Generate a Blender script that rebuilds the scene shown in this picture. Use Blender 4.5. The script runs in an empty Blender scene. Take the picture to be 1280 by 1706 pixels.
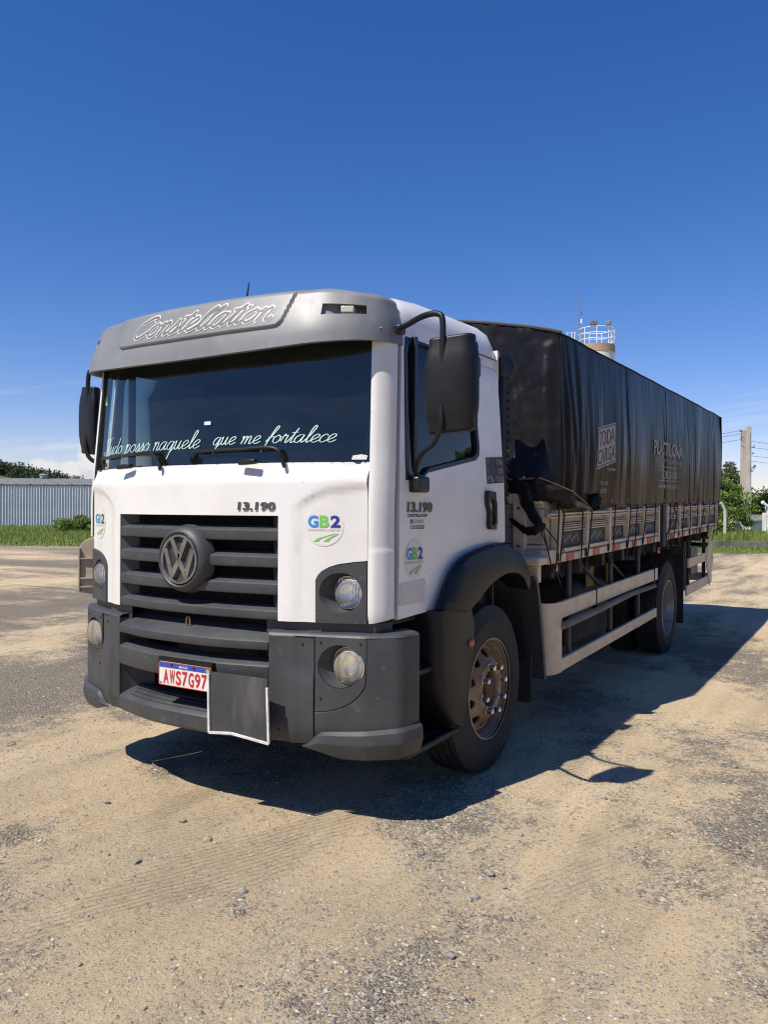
import bpy, bmesh, math, random
import numpy as np
from mathutils import Vector, Matrix, noise

# ------------------------------------------------------------------ camera, sky, sun, exposure
scene = bpy.context.scene
COL = scene.collection
CAM = Vector((3.1055, -4.3727, 1.5692))
YAW, PITCH, ROLL, FPX = -0.5535, -0.0037, 0.0053, 1315.33
fw = Vector((math.sin(YAW)*math.cos(PITCH), math.cos(YAW)*math.cos(PITCH), math.sin(PITCH)))
rt0 = Vector((math.cos(YAW), -math.sin(YAW), 0)); up0 = rt0.cross(fw)
rt = rt0*math.cos(ROLL) + up0*math.sin(ROLL); up = -rt0*math.sin(ROLL) + up0*math.cos(ROLL)
cd = bpy.data.cameras.new('camera'); cam = bpy.data.objects.new('camera', cd); COL.objects.link(cam)
cam.matrix_world = Matrix(((rt.x, up.x, -fw.x, CAM.x), (rt.y, up.y, -fw.y, CAM.y), (rt.z, up.z, -fw.z, CAM.z), (0, 0, 0, 1)))
cd.sensor_fit = 'VERTICAL'; cd.sensor_height = 36; cd.lens = FPX*36/1706; cd.clip_end = 6000; cd.clip_start = .05
scene.camera = cam

SUN = Vector((-0.20, -0.65, 1.0)).normalized()          # towards the sun
sl = bpy.data.lights.new('sun', 'SUN'); so = bpy.data.objects.new('sun', sl); COL.objects.link(so)
sl.energy = 5.0; sl.angle = math.radians(0.53); sl.color = (1.0, .935, .84)
so.rotation_euler = SUN.to_track_quat('Z', 'Y').to_euler(); so.location = (-4, -13, 20)

w = bpy.data.worlds.new('World'); scene.world = w; w.use_nodes = True
nt = w.node_tree; nt.nodes.clear()
def WN(t, **k):
    n = nt.nodes.new(t)
    for a, b in k.items(): setattr(n, a, b)
    return n
def WM(op, a, b=None, c=None, clamp=False):
    n = WN('ShaderNodeMath', operation=op, use_clamp=clamp)
    for i, v in enumerate((a, b, c)):
        if v is None: continue
        if isinstance(v, (int, float)): n.inputs[i].default_value = v
        else: nt.links.new(v, n.inputs[i])
    return n.outputs[0]
sky = WN('ShaderNodeTexSky', sky_type='NISHITA', sun_disc=False)
sky.sun_elevation = math.asin(SUN.z); sky.sun_rotation = math.atan2(SUN.x, SUN.y)
sky.altitude = 300; sky.air_density = 1.0; sky.dust_density = 0.15; sky.ozone_density = 2.0
hs = WN('ShaderNodeHueSaturation'); hs.inputs['Saturation'].default_value = 1.35; hs.inputs['Value'].default_value = 1.0
nt.links.new(sky.outputs[0], hs.inputs['Color'])
tint = WN('ShaderNodeMix', data_type='RGBA', blend_type='MULTIPLY'); tint.inputs[0].default_value = 1; tint.inputs[7].default_value = (1.22, 1.06, 1.34, 1); nt.links.new(hs.outputs[0], tint.inputs[6])
tc = WN('ShaderNodeTexCoord'); sx = WN('ShaderNodeSeparateXYZ'); nt.links.new(tc.outputs['Generated'], sx.inputs[0])
X, Y, Z = sx.outputs[0], sx.outputs[1], sx.outputs[2]
AZ = WM('ARCTAN2', X, Y); EL = WM('ARCSINE', Z)
# cumulus near the horizon: noise-broken heaps, all round the sky, two of them in view
cv = WN('ShaderNodeCombineXYZ'); nt.links.new(WM('MULTIPLY', AZ, 14.0), cv.inputs[0]); nt.links.new(WM('MULTIPLY', EL, 26.0), cv.inputs[1])
nz = WN('ShaderNodeTexNoise'); nz.inputs['Scale'].default_value = 2.6; nz.inputs['Detail'].default_value = 9; nz.inputs['Roughness'].default_value = .6
nt.links.new(cv.outputs[0], nz.inputs['Vector'])
def heap(a0, e0, wa, we):
    a = WM('DIVIDE', WM('SUBTRACT', AZ, a0), wa); e = WM('DIVIDE', WM('SUBTRACT', EL, e0), we)
    return WM('SUBTRACT', 1.0, WM('ADD', WM('MULTIPLY', a, a), WM('MULTIPLY', e, e)))
D = math.radians
hp = None
for (a0, e0, wa, we) in ((-55.2, 2.35, 1.5, 1.1), (-53.6, 2.3, .9, .9), (-52.2, 3.5, .9, 1.3), (-51.0, 4.2, 1.0, 1.5), (-53.3, 1.2, 3.2, .8), (-49, 2.2, 2.5, 2.6),
                         (-78, 2.5, 5, 2.2), (-100, 3, 6, 2), (-135, 2.2, 4, 1.8), (30, 2.5, 6, 2), (72, 3, 5, 2.2), (110, 2.4, 7, 2), (165, 2.6, 6, 2.3)):
    h_ = heap(D(a0), D(e0), D(wa), D(we)); hp = h_ if hp is None else WM('MAXIMUM', hp, h_)
cum = WM('ADD', hp, WM('MULTIPLY', WM('SUBTRACT', nz.outputs[0], .5), 3.4))
cm = WN('ShaderNodeMapRange', interpolation_type='SMOOTHSTEP'); nt.links.new(cum, cm.inputs[0])
for i, v in ((1, 0.0), (2, .75), (3, 0), (4, .9)): cm.inputs[i].default_value = v
# thin cirrus streaks low in the sky
cv2 = WN('ShaderNodeCombineXYZ'); nt.links.new(WM('MULTIPLY', AZ, 5.0), cv2.inputs[0]); nt.links.new(WM('MULTIPLY', WM('SUBTRACT', EL, WM('MULTIPLY', AZ, .12)), 46.0), cv2.inputs[1])
nz2 = WN('ShaderNodeTexNoise'); nz2.inputs['Scale'].default_value = 1.0; nz2.inputs['Detail'].default_value = 6; nz2.inputs['Distortion'].default_value = 1.2
nt.links.new(cv2.outputs[0], nz2.inputs['Vector'])
ci = WN('ShaderNodeMapRange', interpolation_type='SMOOTHSTEP'); nt.links.new(nz2.outputs[0], ci.inputs[0])
for i, v in ((1, .48), (2, .78), (3, 0), (4, .42)): ci.inputs[i].default_value = v
lowm = WN('ShaderNodeMapRange', interpolation_type='SMOOTHSTEP'); nt.links.new(EL, lowm.inputs[0])
for i, v in ((1, D(4)), (2, D(11)), (3, 1), (4, 0)): lowm.inputs[i].default_value = v
cir = WM('MULTIPLY', ci.outputs[0], lowm.outputs[0])
mask = WM('MAXIMUM', cm.outputs[0], cir)
mx = WN('ShaderNodeMix', data_type='RGBA'); nt.links.new(mask, mx.inputs[0]); nt.links.new(tint.outputs[2], mx.inputs[6]); mx.inputs[7].default_value = (8.8, 8.6, 8.5, 1)
bg = WN('ShaderNodeBackground'); bg.inputs['Strength'].default_value = 0.080
nt.links.new(mx.outputs[2], bg.inputs['Color'])
wo = WN('ShaderNodeOutputWorld'); nt.links.new(bg.outputs[0], wo.inputs['Surface'])
vs = scene.view_settings; vs.view_transform = 'Standard'; vs.look = 'None'; vs.exposure = 0.28; vs.gamma = 1.0; vs.use_curve_mapping = False
scene.cycles.filter_width = 1.15; scene.cycles.max_bounces = 8; scene.cycles.transparent_max_bounces = 16

# ------------------------------------------------------------------ materials
M = {}
def mat(name, col, rough=.5, metal=0, col2=None, nscale=3.0, lo=.4, hi=.65, bump=0, bscale=60, spec=.5, dust=None, dscale=1.2, dlo=.5, dhi=.75, stretch=None, coat=0, rvar=0, specks=None):
    """principled material: base colour broken by noise towards col2, then blotched with dust, with fine bump"""
    m = bpy.data.materials.new(name); m.use_nodes = True; t = m.node_tree; N, Lk = t.nodes, t.links
    b = N['Principled BSDF']; b.inputs['Roughness'].default_value = rough; b.inputs['Metallic'].default_value = metal
    b.inputs['Specular IOR Level'].default_value = spec; b.inputs['Coat Weight'].default_value = coat
    tcn = N.new('ShaderNodeTexCoord'); vec = tcn.outputs['Object']
    if stretch:
        mp = N.new('ShaderNodeMapping'); mp.inputs['Scale'].default_value = stretch; Lk.new(vec, mp.inputs['Vector']); vec = mp.outputs[0]
    def nse(s, det=6):
        n = N.new('ShaderNodeTexNoise'); n.inputs['Scale'].default_value = s; n.inputs['Detail'].default_value = det; n.inputs['Roughness'].default_value = .62
        Lk.new(vec, n.inputs['Vector']); return n.outputs[0]
    def rng(s, a, c, o0=0, o1=1):
        r = N.new('ShaderNodeMapRange'); Lk.new(s, r.inputs[0])
        for i, v in ((1, a), (2, c), (3, o0), (4, o1)): r.inputs[i].default_value = v
        return r.outputs[0]
    def mixc(f, a, c):
        x = N.new('ShaderNodeMix'); x.data_type = 'RGBA'; Lk.new(f, x.inputs[0])
        for i, v in ((6, a), (7, c)):
            if isinstance(v, tuple): x.inputs[i].default_value = (*v[:3], 1)
            else: Lk.new(v, x.inputs[i])
        return x.outputs[2]
    c = tuple(col)
    n1 = None
    if col2: n1 = nse(nscale); c = mixc(rng(n1, lo, hi), c, tuple(col2))
    if dust: c = mixc(rng(nse(dscale, 8), dlo, dhi), c, tuple(dust))
    if specks: c = mixc(rng(nse(specks[1], 2), specks[2], specks[2]+.04), c, tuple(specks[0]))
    if isinstance(c, tuple): b.inputs['Base Color'].default_value = (*c, 1)
    else: Lk.new(c, b.inputs['Base Color'])
    if rvar: Lk.new(rng(nse(nscale*1.7), .3, .7, max(0, rough-rvar), min(1, rough+rvar)), b.inputs['Roughness'])
    if bump:
        bp = N.new('ShaderNodeBump'); bp.inputs['Strength'].default_value = bump; bp.inputs['Distance'].default_value = .01
        Lk.new(nse(bscale, 4), bp.inputs['Height']); Lk.new(bp.outputs[0], b.inputs['Normal'])
    M[name] = m; return m
def brown_low(m):
    """rust-brown tint that grows towards the lower, rear part of the sheet in vertical streaks"""
    t = m.node_tree; N, Lk = t.nodes, t.links; b = N['Principled BSDF']; old = b.inputs['Base Color'].links[0].from_socket
    tcn = N.new('ShaderNodeTexCoord'); sp = N.new('ShaderNodeSeparateXYZ'); Lk.new(tcn.outputs['Object'], sp.inputs[0])
    mp = N.new('ShaderNodeMapping'); mp.inputs['Scale'].default_value = (1, 5, .55); Lk.new(tcn.outputs['Object'], mp.inputs[0]); n = N.new('ShaderNodeTexNoise'); n.inputs['Scale'].default_value = 1.7; n.inputs['Detail'].default_value = 7; Lk.new(mp.outputs[0], n.inputs['Vector'])
    def mr(s_, a, c, o0, o1):
        r = N.new('ShaderNodeMapRange'); r.interpolation_type = 'SMOOTHSTEP'; Lk.new(s_, r.inputs[0])
        for i, v in ((1, a), (2, c), (3, o0), (4, o1)): r.inputs[i].default_value = v
        return r.outputs[0]
    def mm(op, a, c):
        x = N.new('ShaderNodeMath'); x.operation = op; x.use_clamp = True
        for i, v in enumerate((a, c)):
            if isinstance(v, float): x.inputs[i].default_value = v
            else: Lk.new(v, x.inputs[i])
        return x.outputs[0]
    amt = mm('MULTIPLY', mm('MULTIPLY', mr(sp.outputs[2], 1.75, 2.32, 1, 0), mr(sp.outputs[1], .9, 3.4, .25, 1)), mr(n.outputs[0], .30, .68, .12, 1))
    x = N.new('ShaderNodeMix'); x.data_type = 'RGBA'; Lk.new(amt, x.inputs[0]); Lk.new(old, x.inputs[6]); x.inputs[7].default_value = (.105, .047, .022, 1); Lk.new(x.outputs[2], b.inputs['Base Color'])
mat('white_paint', (.74, .73, .70), .32, col2=(.68, .66, .61), nscale=2.2, dust=(.60, .54, .45), dscale=9, dlo=.64, dhi=.80, coat=.25, rvar=.1, specks=((.20, .17, .14), 55, .735))
mat('white_paint_lifted', (.80, .785, .755), .32, col2=(.74, .715, .67), nscale=2.0, dust=(.58, .50, .40), dscale=7, dlo=.64, dhi=.82, coat=.25, rvar=.1, specks=((.22, .18, .15), 48, .745))  # cab white again, lightened in the colour to offset shade on the door
mat('grey_plastic', (.040, .042, .045), .50, col2=(.056, .058, .059), nscale=5, dust=(.12, .11, .09), dscale=14, dlo=.60, dhi=.85, bump=.12, bscale=260, rvar=.08, specks=((.20, .185, .16), 70, .73))
mat('visor_plastic', (.165, .170, .175), .42, col2=(.225, .228, .228), nscale=1.6, dust=(.30, .29, .26), dscale=11, dlo=.6, dhi=.8, bump=.1, bscale=220, rvar=.08, specks=((.06, .055, .05), 34, .745))
mat('dark_plastic', (.009, .0095, .011), .42, col2=(.014, .014, .015), nscale=6, dust=(.05, .045, .038), dscale=10, dlo=.68, dhi=.92, bump=.1, bscale=200, spec=.28)
mat('black_trim', (.012, .012, .013), .35)
mat('black_void', (.006, .006, .006), .9)
mat('rubber', (.013, .013, .013), .78, col2=(.024, .022, .020), nscale=6, dust=(.085, .07, .052), dscale=5, dlo=.55, dhi=.85, bump=.2, bscale=150)
mat('rim_steel', (.30, .25, .19), .5, .25, col2=(.26, .145, .06), nscale=5, lo=.38, hi=.58, dust=(.20, .095, .035), dscale=9, dlo=.55, dhi=.72, bump=.2, bscale=60)
mat('rear_rim_steel', (.34, .33, .31), .45, .3, col2=(.24, .17, .10), nscale=6, dust=(.18, .10, .05), dscale=9, dlo=.58, dhi=.75)
mat('hub_rust', (.12, .065, .035), .8, col2=(.05, .035, .025), nscale=12, bump=.4, bscale=80)
mat('chrome', (.75, .75, .74), .18, 1.0, col2=(.5, .47, .42), nscale=20)
mat('flap_beige', (.42, .36, .27), .6, col2=(.33, .27, .2), nscale=8)
mat('emblem_metal', (.42, .43, .44), .24, .9, col2=(.26, .26, .26), nscale=10)
mat('badge_chrome', (.22, .22, .22), .22, .9)
mat('amber', (.55, .12, .02), .25, coat=.5)
mat('amber_faded', (.42, .25, .10), .3, coat=.4)
mat('lamp_clear', (.55, .52, .42), .25, coat=.5)
mat('reflector', (.9, .9, .9), .08, 1.0)
mat('chassis', (.014, .014, .015), .7, col2=(.04, .034, .028), nscale=4, dust=(.10, .08, .06), dscale=6, dlo=.55, dhi=.85)
mat('cream_wood', (.58, .49, .37), .65, col2=(.44, .36, .26), nscale=7, dust=(.22, .17, .12), dscale=5, dlo=.58, dhi=.8, bump=.35, bscale=70, stretch=(1, .25, 4))
mat('cream_metal', (.66, .54, .38), .5, col2=(.55, .43, .29), nscale=6, dust=(.24, .16, .09), dscale=16, dlo=.66, dhi=.82)
mat('bed_dark_panel', (.030, .031, .033), .6, col2=(.05, .05, .05), nscale=8, dust=(.14, .12, .10), dscale=5, dlo=.55, dhi=.9)
mat('tape_red', (.45, .035, .03), .35)
mat('tape_white', (.55, .53, .50), .35, col2=(.42, .38, .33), nscale=8)
mat('print_black', (.015, .015, .016), .45)
mat('sticker_black', (.02, .02, .02), .4, dust=(.10, .09, .08), dscale=20)
mat('sticker_gold', (.33, .24, .15), .5)
mat('sticker_pale', (.70, .66, .62), .4)
mat('sticker_grey', (.60, .585, .555), .45, col2=(.55, .53, .5), nscale=6)
mat('print_blue', (.03, .24, .58), .4); mat('print_green', (.18, .50, .10), .4); mat('print_navy', (.025, .035, .26), .4); mat('print_grey', (.30, .30, .30), .5)
mat('lettering_grey', (.20, .195, .19), .5, col2=(.13, .125, .12), nscale=14); mat('lettering_white', (.66, .65, .62), .45, col2=(.55, .54, .5), nscale=30)
mat('letter_mint', (.52, .74, .66), .5)
mat('plate_white', (.72, .69, .62), .35, col2=(.62, .58, .5), nscale=12); mat('plate_blue', (.03, .07, .36), .35); mat('plate_red', (.50, .022, .03), .35)
mat('frame_white', (.70, .68, .64), .5, col2=(.5, .47, .42), nscale=20)
mat('mat_rubber', (.040, .041, .042), .75, col2=(.062, .062, .06), nscale=5, dust=(.12, .115, .10), dscale=7, dlo=.55, dhi=.8, stretch=(1, 1, .3), bump=.15, bscale=120)
mat('tarp', (.012, .012, .014), .33, col2=(.018, .018, .018), nscale=1.6, dust=(.022, .020, .018), dscale=1.5, dlo=.55, dhi=.9, bump=.35, bscale=16, spec=.5, rvar=.08)
mat('tarp_browned', (.012, .012, .014), .33, col2=(.018, .018, .018), nscale=1.6, stretch=(1, 1, .25), bump=.10, bscale=60, spec=.3, rvar=.08)
brown_low(M['tarp_browned'])  # rust brown mixed in towards the bottom and rear of the side sheet
for q in ('tarp', 'tarp_browned'): M[q].node_tree.nodes['Principled BSDF'].inputs['IOR'].default_value = 1.22
mat('tarp_top', (.055, .054, .055), .55, col2=(.085, .08, .075), nscale=2, bump=.1, bscale=50)
mat('tarp_print', (.42, .36, .30), .55, col2=(.20, .165, .13), nscale=9, lo=.4, hi=.8, stretch=(1, 3, .5))
mat('rail_metal', (.35, .34, .32), .4, .8); mat('rope', (.012, .014, .032), .6); mat('rope_tan', (.22, .13, .07), .7)
mat('pole_wood', (.24, .19, .15), .85, col2=(.14, .11, .085), nscale=10, bump=.6, bscale=50, stretch=(1, .2, 1))
mat('spring_yellow', (.40, .22, .03), .6, col2=(.2, .12, .03), nscale=6)
mat('red_part', (.22, .03, .02), .6)
mat('seat_cloth', (.05, .05, .055), .9, col2=(.08, .08, .08), nscale=12); mat('dash', (.10, .115, .11), .7); mat('headliner', (.14, .14, .135), .9)
def glass(name, tint, refl=1.5, rough=.015, dust=0):
    m = bpy.data.materials.new(name); m.use_nodes = True; t = m.node_tree; t.nodes.clear(); N, Lk = t.nodes, t.links
    o = N.new('ShaderNodeOutputMaterial'); x = N.new('ShaderNodeMixShader'); f = N.new('ShaderNodeFresnel'); f.inputs['IOR'].default_value = refl
    tr = N.new('ShaderNodeBsdfTransparent'); tr.inputs['Color'].default_value = (*tint, 1)
    g = N.new('ShaderNodeBsdfGlossy'); g.inputs['Roughness'].default_value = rough
    Lk.new(f.outputs[0], x.inputs[0]); Lk.new(tr.outputs[0], x.inputs[1]); Lk.new(g.outputs[0], x.inputs[2]); sh = x.outputs[0]
    if dust:                                   # dried dust and wiper smears on the outside of the pane
        tcn = N.new('ShaderNodeTexCoord'); mp = N.new('ShaderNodeMapping'); mp.inputs['Scale'].default_value = (2.2, 1, 5); Lk.new(tcn.outputs['Object'], mp.inputs[0]); n1 = N.new('ShaderNodeTexNoise'); n1.inputs['Scale'].default_value = 1.6; n1.inputs['Detail'].default_value = 9; n1.inputs['Roughness'].default_value = .7; n1.inputs['Distortion'].default_value = .8; Lk.new(mp.outputs[0], n1.inputs['Vector'])
        mr = N.new('ShaderNodeMapRange'); Lk.new(n1.outputs[0], mr.inputs[0])
        for i, v in ((1, .35), (2, .75), (3, .2*dust), (4, dust)): mr.inputs[i].default_value = v
        df = N.new('ShaderNodeBsdfDiffuse'); df.inputs[0].default_value = (.50, .50, .46, 1); x2 = N.new('ShaderNodeMixShader'); Lk.new(mr.outputs[0], x2.inputs[0]); Lk.new(sh, x2.inputs[1]); Lk.new(df.outputs[0], x2.inputs[2]); sh = x2.outputs[0]
    Lk.new(sh, o.inputs[0]); M[name] = m; return m
glass('windshield_glass', (.60, .72, .67), 1.72, dust=.020); glass('side_glass', (.42, .46, .46), 1.5); glass('lens_glass', (.92, .93, .92), 1.45, .02)

# ------------------------------------------------------------------ mesh helpers
class MB:
    def __init__(s): s.v = []; s.f = []
    def add(s, vs, fs):
        o = len(s.v); s.v.extend([tuple(p) for p in vs]); s.f.extend([tuple(i+o for i in f) for f in fs]); return s
    def box(s, x0, x1, y0, y1, z0, z1):
        return s.add([(x, y, z) for x in (x0, x1) for y in (y0, y1) for z in (z0, z1)], [(0, 1, 3, 2), (4, 6, 7, 5), (0, 4, 5, 1), (2, 3, 7, 6), (0, 2, 6, 4), (1, 5, 7, 3)])
    def bar(s, a, b, wx, wz, upv=(0, 0, 1)):
        a, b = Vector(a), Vector(b); d = (b-a).normalized(); u = Vector(upv)
        if abs(d.dot(u)) > .95: u = Vector((0, 1, 0)) if abs(d.y) < .9 else Vector((1, 0, 0))
        r = d.cross(u).normalized()*wx/2; u = r.cross(d).normalized()*wz/2
        return s.add([p+q for p in (a, b) for q in (-r-u, r-u, r+u, -r+u)], [(0, 1, 2, 3), (7, 6, 5, 4), (0, 4, 5, 1), (1, 5, 6, 2), (2, 6, 7, 3), (3, 7, 4, 0)])
    def rings(s, rr, cap=True, closed=True):
        n = len(rr[0]); o = len(s.v)
        for r in rr: s.v.extend([tuple(p) for p in r])
        for i in range(len(rr)-1):
            for j in range(n if closed else n-1):
                k = (j+1) % n; s.f.append((o+i*n+j, o+i*n+k, o+(i+1)*n+k, o+(i+1)*n+j))
        if cap: s.f.append(tuple(o+j for j in range(n))[::-1]); s.f.append(tuple(o+(len(rr)-1)*n+j for j in range(n)))
        return s
    def tube(s, path, r, n=8, cap=True):
        P = [Vector(p) for p in path]; R = r if isinstance(r, (list, tuple)) else [r]*len(P); rr = []; u = None
        for i, p in enumerate(P):
            d = (P[min(i+1, len(P)-1)]-P[max(i-1, 0)]).normalized()
            if u is None: u = d.orthogonal().normalized()
            else: u = (u-d*u.dot(d)); u = u.normalized() if u.length > 1e-6 else d.orthogonal().normalized()
            v = d.cross(u); rr.append([p+(u*math.cos(2*math.pi*k/n)+v*math.sin(2*math.pi*k/n))*R[i] for k in range(n)])
        return s.rings(rr, cap)
    def lathe(s, prof, c, n=48, axis='x', closed_prof=False):
        """prof: (radius, offset along axis)"""
        rr = []
        pr = list(prof)+([prof[0]] if closed_prof else [])
        for r, h in pr:
            ring = []
            for k in range(n):
                a = 2*math.pi*k/n; p, q = r*math.cos(a), r*math.sin(a)
                ring.append({'x': (c[0]+h, c[1]+p, c[2]+q), 'y': (c[0]+p, c[1]+h, c[2]+q), 'z': (c[0]+p, c[1]+q, c[2]+h)}[axis])
            rr.append(ring)
        return s.rings(rr, False)
    def prism(s, poly, axis, a, b):
        def P(p, h): return {'x': (h, p[0], p[1]), 'y': (p[0], h, p[1]), 'z': (p[0], p[1], h)}[axis]
        n = len(poly)
        return s.add([P(p, a) for p in poly]+[P(p, b) for p in poly], [tuple(range(n)), tuple(range(2*n-1, n-1, -1))]+[(i, (i+1) % n, n+(i+1) % n, n+i) for i in range(n)])
    def grid(s, fn, us, vs):
        o = len(s.v); nu, nv = len(us), len(vs)
        s.v.extend([tuple(fn(u, v)) for u in us for v in vs])
        s.f.extend([(o+i*nv+j, o+(i+1)*nv+j, o+(i+1)*nv+j+1, o+i*nv+j+1) for i in range(nu-1) for j in range(nv-1)])
        return s
    def sheet(s, outline, holes, fmap, cu=None, cv=None, thick=0):
        bm = bmesh.new()
        for lp in [outline]+list(holes):
            vv = [bm.verts.new((p[0], p[1], 0)) for p in lp]
            for i in range(len(vv)): bm.edges.new((vv[i], vv[(i+1) % len(vv)]))
        bmesh.ops.triangle_fill(bm, use_beauty=True, use_dissolve=False, edges=bm.edges[:])
        s._cut(bm, cu, cv)
        dep = {}
        if thick:
            be = [e for e in bm.edges if len(e.link_faces) == 1]
            r = bmesh.ops.extrude_edge_only(bm, edges=be)
            for g in r['geom']:
                if isinstance(g, bmesh.types.BMVert): dep[g] = thick
        return s._take(bm, fmap, dep)
    def _cut(s, bm, cu, cv):
        for ax, cs in ((0, cu), (1, cv)):
            if cs is None: continue
            for c in cs:
                no = (1, 0, 0) if ax == 0 else (0, 1, 0); co = (c, 0, 0) if ax == 0 else (0, c, 0)
                bmesh.ops.bisect_plane(bm, geom=bm.verts[:]+bm.edges[:]+bm.faces[:], dist=1e-6, plane_co=co, plane_no=no)
    def _take(s, bm, fmap, dep={}):
        bm.verts.index_update(); o = len(s.v)
        s.v.extend([tuple(fmap(q.co.x, q.co.y, dep.get(q, 0)+q.co.z)) for q in bm.verts])
        s.f.extend([tuple(o+q.index for q in f.verts) for f in bm.faces]); bm.free(); return s
    def xf(s, fn): s.v = [tuple(fn(*p)) for p in s.v]; return s
    def mirror(s): return s.xf(lambda x, y, z: (-x, y, z))
    def build(s, name, m, parent=None, smooth=True, angle=38, bevel=0, seg=2, fix=False, out=None):
        if out:
            tot = Vector((0, 0, 0))
            for f in s.f:
                a, b, c = (Vector(s.v[i]) for i in f[:3]); n = (b-a).cross(c-a); tot += n if n.dot(Vector(out)) > 0 else -n
                if n.dot(Vector(out)) < 0: s.f[s.f.index(f)] = f[::-1]
        me = bpy.data.meshes.new(name); me.from_pydata(s.v, [], s.f); me.update()
        if fix:
            bm = bmesh.new(); bm.from_mesh(me); bmesh.ops.remove_doubles(bm, verts=bm.verts, dist=1e-5); bmesh.ops.recalc_face_normals(bm, faces=bm.faces); bm.to_mesh(me); bm.free()
        if smooth:
            me.shade_smooth(); me.set_sharp_from_angle(angle=math.radians(angle))
        me.materials.append(M[m] if isinstance(m, str) else m)
        o = bpy.data.objects.new(name, me); COL.objects.link(o)
        if parent: o.parent = parent
        if bevel:
            b = o.modifiers.new('bevel', 'BEVEL'); b.width = bevel; b.segments = seg; b.limit_method = 'ANGLE'; b.angle_limit = math.radians(40); b.harden_normals = False
        return o
def empty(name, label, cat, loc=(0, 0, 0), group=None):
    o = bpy.data.objects.new(name, None); COL.objects.link(o); o.location = loc; o.empty_display_size = .2
    o['label'] = label; o['category'] = cat
    if group: o['group'] = group
    return o
def tag(o, label, cat=None, group=None, kind=None):
    if label: o['label'] = label
    if cat: o['category'] = cat
    if group: o['group'] = group
    if kind: o['kind'] = kind
    return o
def lin(a, b, n): return [a+(b-a)*i/(n-1) for i in range(n)]
def ss(a, b, x):
    t = min(1, max(0, (x-a)/(b-a))) if a != b else float(x > a); return t*t*(3-2*t)
def crom(P, n=8, closed=False):
    P = [Vector(p) for p in P]; out = []; N_ = len(P)
    for i in range(N_ if closed else N_-1):
        g = (lambda k: P[k % N_]) if closed else (lambda k: P[min(max(k, 0), N_-1)])
        a, b, c, d = g(i-1), g(i), g(i+1), g(i+2)
        for k in range(n):
            t = k/n; out.append(.5*((2*b)+(c-a)*t+(2*a-5*b+4*c-d)*t*t+(3*b-a-3*c+d)*t**3))
    if not closed: out.append(P[-1])
    return out
def ell(cu, cv, ru, rv, n=40, a0=0): return [(cu+ru*math.cos(a0+2*math.pi*k/n), cv+rv*math.sin(a0+2*math.pi*k/n)) for k in range(n)]
def rrect(u0, u1, v0, v1, r, n=6):
    o = []
    for cx, cy, a in ((u1-r, v1-r, 0), (u0+r, v1-r, 90), (u0+r, v0+r, 180), (u1-r, v0+r, 270)):
        o += [(cx+r*math.cos(math.radians(a+90*k/n)), cy+r*math.sin(math.radians(a+90*k/n))) for k in range(n+1)]
    return o
class Curve:
    """smooth interpolation y(x) through a table"""
    def __init__(s, xs, ys):
        p = crom([(a, b, 0) for a, b in zip(xs, ys)], 12); s.x = [q.x for q in p]; s.y = [q.y for q in p]
    def __call__(s, x): return float(np.interp(x, s.x, s.y))
class Plan:
    """plan curve (x, y) measured by arc length"""
    def __init__(s, pts):
        p = crom([(a, b, 0) for a, b in pts], 12); s.p = p; s.u = [0.0]
        for i in range(1, len(p)): s.u.append(s.u[-1]+(p[i]-p[i-1]).length)
    def at(s, u, d=0):
        x = float(np.interp(u, s.u, [q.x for q in s.p])); y = float(np.interp(u, s.u, [q.y for q in s.p]))
        if d:
            e = .01; x1 = float(np.interp(u+e, s.u, [q.x for q in s.p])); y1 = float(np.interp(u+e, s.u, [q.y for q in s.p])); x0 = float(np.interp(u-e, s.u, [q.x for q in s.p])); y0 = float(np.interp(u-e, s.u, [q.y for q in s.p]))
            n = Vector((-(y1-y0), x1-x0)).normalized(); x += n.x*d; y += n.y*d
        return x, y
    def ux(s, x): return float(np.interp(x, [q.x for q in s.p], s.u))
# text -------------------------------------------------------------------
def text_bm(body, bold=0, extrude=0):
    cu = bpy.data.curves.new('t', 'FONT'); cu.body = body; cu.size = 1; cu.offset = bold; cu.extrude = extrude; cu.resolution_u = 3
    ob = bpy.data.objects.new('t', cu); COL.objects.link(ob); dg = bpy.context.evaluated_depsgraph_get()
    me = bpy.data.meshes.new_from_object(ob.evaluated_get(dg)); bm = bmesh.new(); bm.from_mesh(me)
    bpy.data.objects.remove(ob); bpy.data.curves.remove(cu); bpy.data.meshes.remove(me); return bm
def letters(name, body, box, fmap, m, parent, bold=.0, depth=0, shear=0, cut=None):
    """flat or raised lettering fitted into box (u0,u1,v0,v1) and laid on a surface"""
    bm = text_bm(body, bold, .5 if depth else 0)
    xs = [q.co.x for q in bm.verts]; ys = [q.co.y for q in bm.verts]; x0, x1, y0, y1 = min(xs), max(xs), min(ys), max(ys)
    u0, u1, v0, v1 = box
    for q in bm.verts:
        t = (q.co.y-y0)/(y1-y0)
        q.co.x = u0+(q.co.x-x0)/(x1-x0)*(u1-u0-shear*(v1-v0))+shear*(v1-v0)*t; q.co.y = v0+t*(v1-v0); q.co.z = -(q.co.z)*depth
    mb = MB()
    if cut: mb._cut(bm, [u0+cut*i for i in range(1, int((u1-u0)/cut)+1)], [v0+cut*i for i in range(1, int((v1-v0)/cut)+1)])
    mb._take(bm, fmap)
    return mb.build(name, m, parent, smooth=False)
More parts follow.
